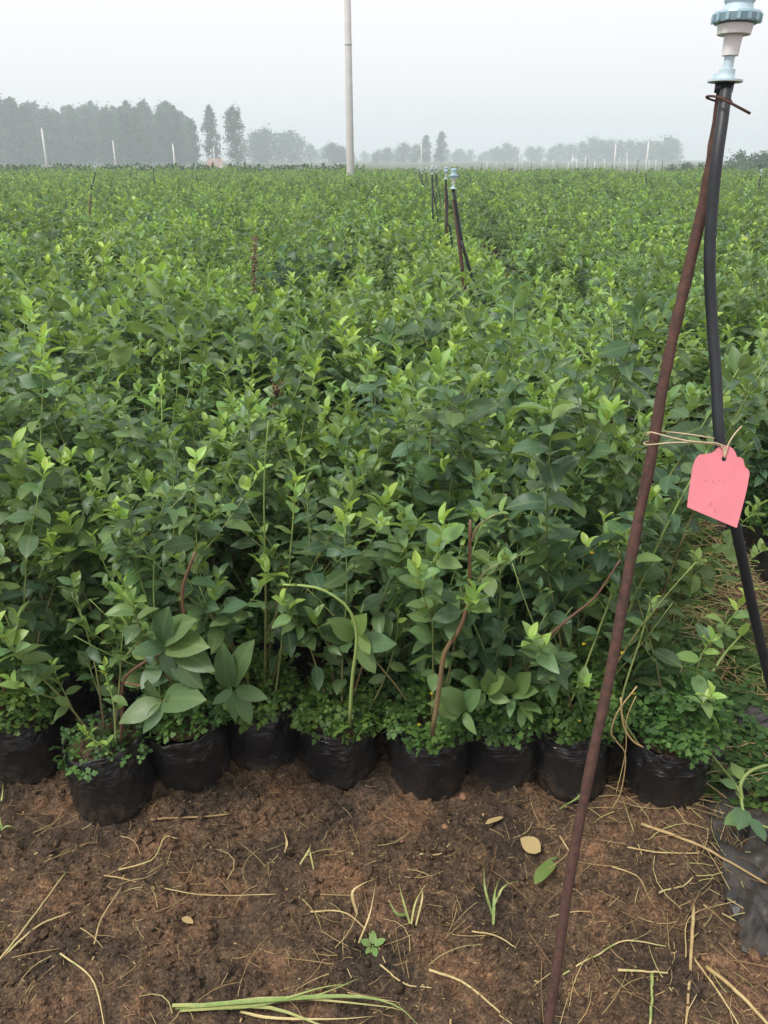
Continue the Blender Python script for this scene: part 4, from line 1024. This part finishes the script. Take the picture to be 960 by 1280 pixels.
rg = random.Random(91)
for k in range(28):
    x, y = .84 + rg.uniform(0, .45), rg.uniform(1.5, 3.2); x += SLOPE * (y - 1.5)
    o = link('clover_patch', WEEDS[k % 4]); o.location = (x, y, gz(x, y) - .01); s_ = rg.uniform(.55, 1.15); o.scale = (s_ * 1.2, s_ * 1.2, s_ * .55); o.rotation_euler = (0, 0, rg.uniform(0, 6))
    tag(o, 'low clump of green weeds growing through the straw of the right aisle', 'weeds', 'weed clumps in the right aisle')
# black mulch film on the right
def film(name, label, px_poly, seed, hz_=.03, nx_=44, ny_=44):
    A, B, C_, D = [ground(*p_) for p_ in px_poly]; V = []; T = []
    for j in range(ny_):
        for i in range(nx_):
            u, w = i / (nx_ - 1), j / (ny_ - 1); p_ = (A.lerp(B, u)).lerp(D.lerp(C_, u), w)
            e = .02 * (float(noise(np.array(u * 7 + seed), np.array(w * 7), seed)) - .5)
            x, y = p_.x + e, p_.y + e
            n1_ = float(noise(np.array(x / .06 + y / .11), np.array(y / .13 - x / .2), seed)); n2_ = abs(float(noise(np.array(x / .03), np.array((y + x) / .03), seed + 1)) - .5)
            edge = min(u, 1 - u, w, 1 - w); f = min(1, edge * 9)
            V.append((x, y, gz(x, y) + .004 + hz_ * (n1_ * .9 + .4 * (.5 - n2_)) * (.25 + .75 * f)))
    for j in range(ny_ - 1):
        for i in range(nx_ - 1):
            a = j * nx_ + i; T += [(a, a + 1, a + nx_ + 1), (a, a + nx_ + 1, a + nx_)]
    o = link(name, np_mesh(name, np.array(V), np.array(T), mats=[M['film']])); m_ = o.modifiers.new('thick', 'SOLIDIFY'); m_.thickness = .0015
    tag(o, label, 'plastic sheet'); return o
film('mulch_film', 'crumpled black plastic film on the soil right of the rightmost bag', [(925, 1195), (1040, 1240), (1040, 945), (872, 985)], 3, .018)
film('mulch_film', 'raised ridge of black plastic along the bed edge by the vine', [(872, 965), (990, 990), (990, 915), (895, 905)], 12, .07)

# vine on the right
def vine(name, label, pix, w, Yoff, leaves, tone=.85, hs_=.05):
    P = [ground(a, b_, h) for a, b_, h in pix]; o0 = P[0].copy(); o0.z = 0; path = smoothpath([p_ - o0 for p_ in P], 26); T = thing(name, label, 'plant', o0)
    dep = (P[0] - CAM).dot(FW); mb = MB(); v, t = tube_np(path, [w / 2 * dep / F * (1 - .4 * k / 25) for k in range(26)], 8); mb.add(v, t, tone); link('stem', mb.mesh('stem', M['stem']), T)
    for k, dx, dy, dz, sz, tn in leaves: put_leaf(T, (path[k], leaf_frame(Vector((dx, dy, dz)), .2, sz), tn, 1))
vine('creeping_weed', 'pale green creeping weed stem curling over the black plastic at right', [(870, 915, .10), (890, 945, .09), (922, 985, .08), (930, 1015, .07), (948, 1030, .06), (985, 1042, .04)], 4, 0, [(0, -.5, .3, .5, .06, .5), (8, .8, .3, .4, .05, .5), (14, -.4, -.8, .2, .07, .35), (16, -.8, -.3, .1, .06, .4), (17, .3, -.9, .1, .06, .36), (10, -.8, .2, .5, .045, .55)])
vine('creeping_weed', 'thick pale loop of creeping weed at the right edge', [(928, 1000, .07), (926, 980, .11), (938, 964, .13), (965, 956, .12), (1000, 960, .05)], 5, 0, [(8, -.3, .6, .6, .045, .55), (20, .2, -.4, .6, .05, .5)])
vine('creeping_weed', 'bright yellow-green stem slanting up between the last bag and the hose', [(835, 890, .20), (858, 868, .24), (884, 848, .28), (905, 818, .33), (925, 795, .36)], 4.5, 0, [(20, .6, -.2, .6, .045, .6), (25, .4, .3, .9, .04, .7), (14, -.6, -.3, .3, .05, .5), (24, -.6, .3, .5, .045, .55)])
# straw bits hanging over the last bag
T = FP[8]
for pix, w in [([(776, 872), (779, 905), (790, 925), (804, 934)], .0022), ([(796, 858), (772, 890), (764, 915), (770, 925)], .0018), ([(770, 926), (782, 945), (776, 990), (764, 1012)], .0014), ([(795, 870), (783, 900), (782, 940), (768, 1000)], .0012)]:
    P = [at_y(a, b_, T.location.y - .115) - T.location for a, b_ in pix]; mb = MB(); v, t = tube_np(smoothpath(P, 12), w, 5); mb.add(v, t, .45); link('dry_stem', mb.mesh('dry_stem', M['straw']), T)
# buttercup-yellow flowers in the weeds
def flower(i, px, py):
    T = FP[i]; p_ = at_y(px, py, T.location.y - .11) - T.location; mb = MB()
    for k in range(5):
        a = k / 5 * 6.28; s = SHAPES[1]; m_ = leaf_frame(Vector((math.cos(a), -.4, math.sin(a))), 0, .0052); mb.add(s[0] @ np.array([list(r_) for r_ in m_]).T + np.array(tuple(p_)), s[1], .5, s[2])
    link('flower', mb.mesh('flower', M['yellow']), T)
for i, a, b_ in [(5, 540, 866), (7, 730, 804), (8, 778, 815), (8, 792, 866), (7, 724, 900), (5, 524, 905), (8, 880, 930), (7, 740, 690), (8, 880, 878)]: flower(i, a, b_)
# dried dock stalks standing above the leaves
def dock(px, py_top, py_in, Y, label, seed):
    a = at_y(px, py_in, Y); b_ = at_y(px + 2, py_top, Y); foot = Vector((a.x, Y, 0)); T = thing('dock_stalk', label, 'weed', foot, 'dried seed stalks among the bushes'); mb = MB(); rg = random.Random(seed)
    v, t = tube_np([(0, 0, 0), a - foot, b_ - foot], [.004, .003, .0015], 5); mb.add(v, t, .1); link('stem', mb.mesh('stem', M['stem']), T); mb = MB()
    for k in range(150):
        p_ = (a - foot).lerp(b_ - foot, rg.random()); s = rg.uniform(.003, .006); o_ = Vector((rg.gauss(0, .009), rg.gauss(0, .009), rg.gauss(0, .006))); mb.add(IV * s + np.array(tuple(p_ + o_)), IT, rg.uniform(.1, .45))
    so_ = link('seed_head', mb.mesh('seed_head', M['stem'], False), T)
dock(317, 295, 375, 4.0, 'rusty brown dried seed stalk standing above the left middle bushes', 1); dock(112, 245, 272, 9, 'dried brown seed stalk below the leaning sprinkler on the left', 2); dock(345, 470, 520, 2.4, 'short reddish seed stalk half hidden among leaves in the near bed', 3)
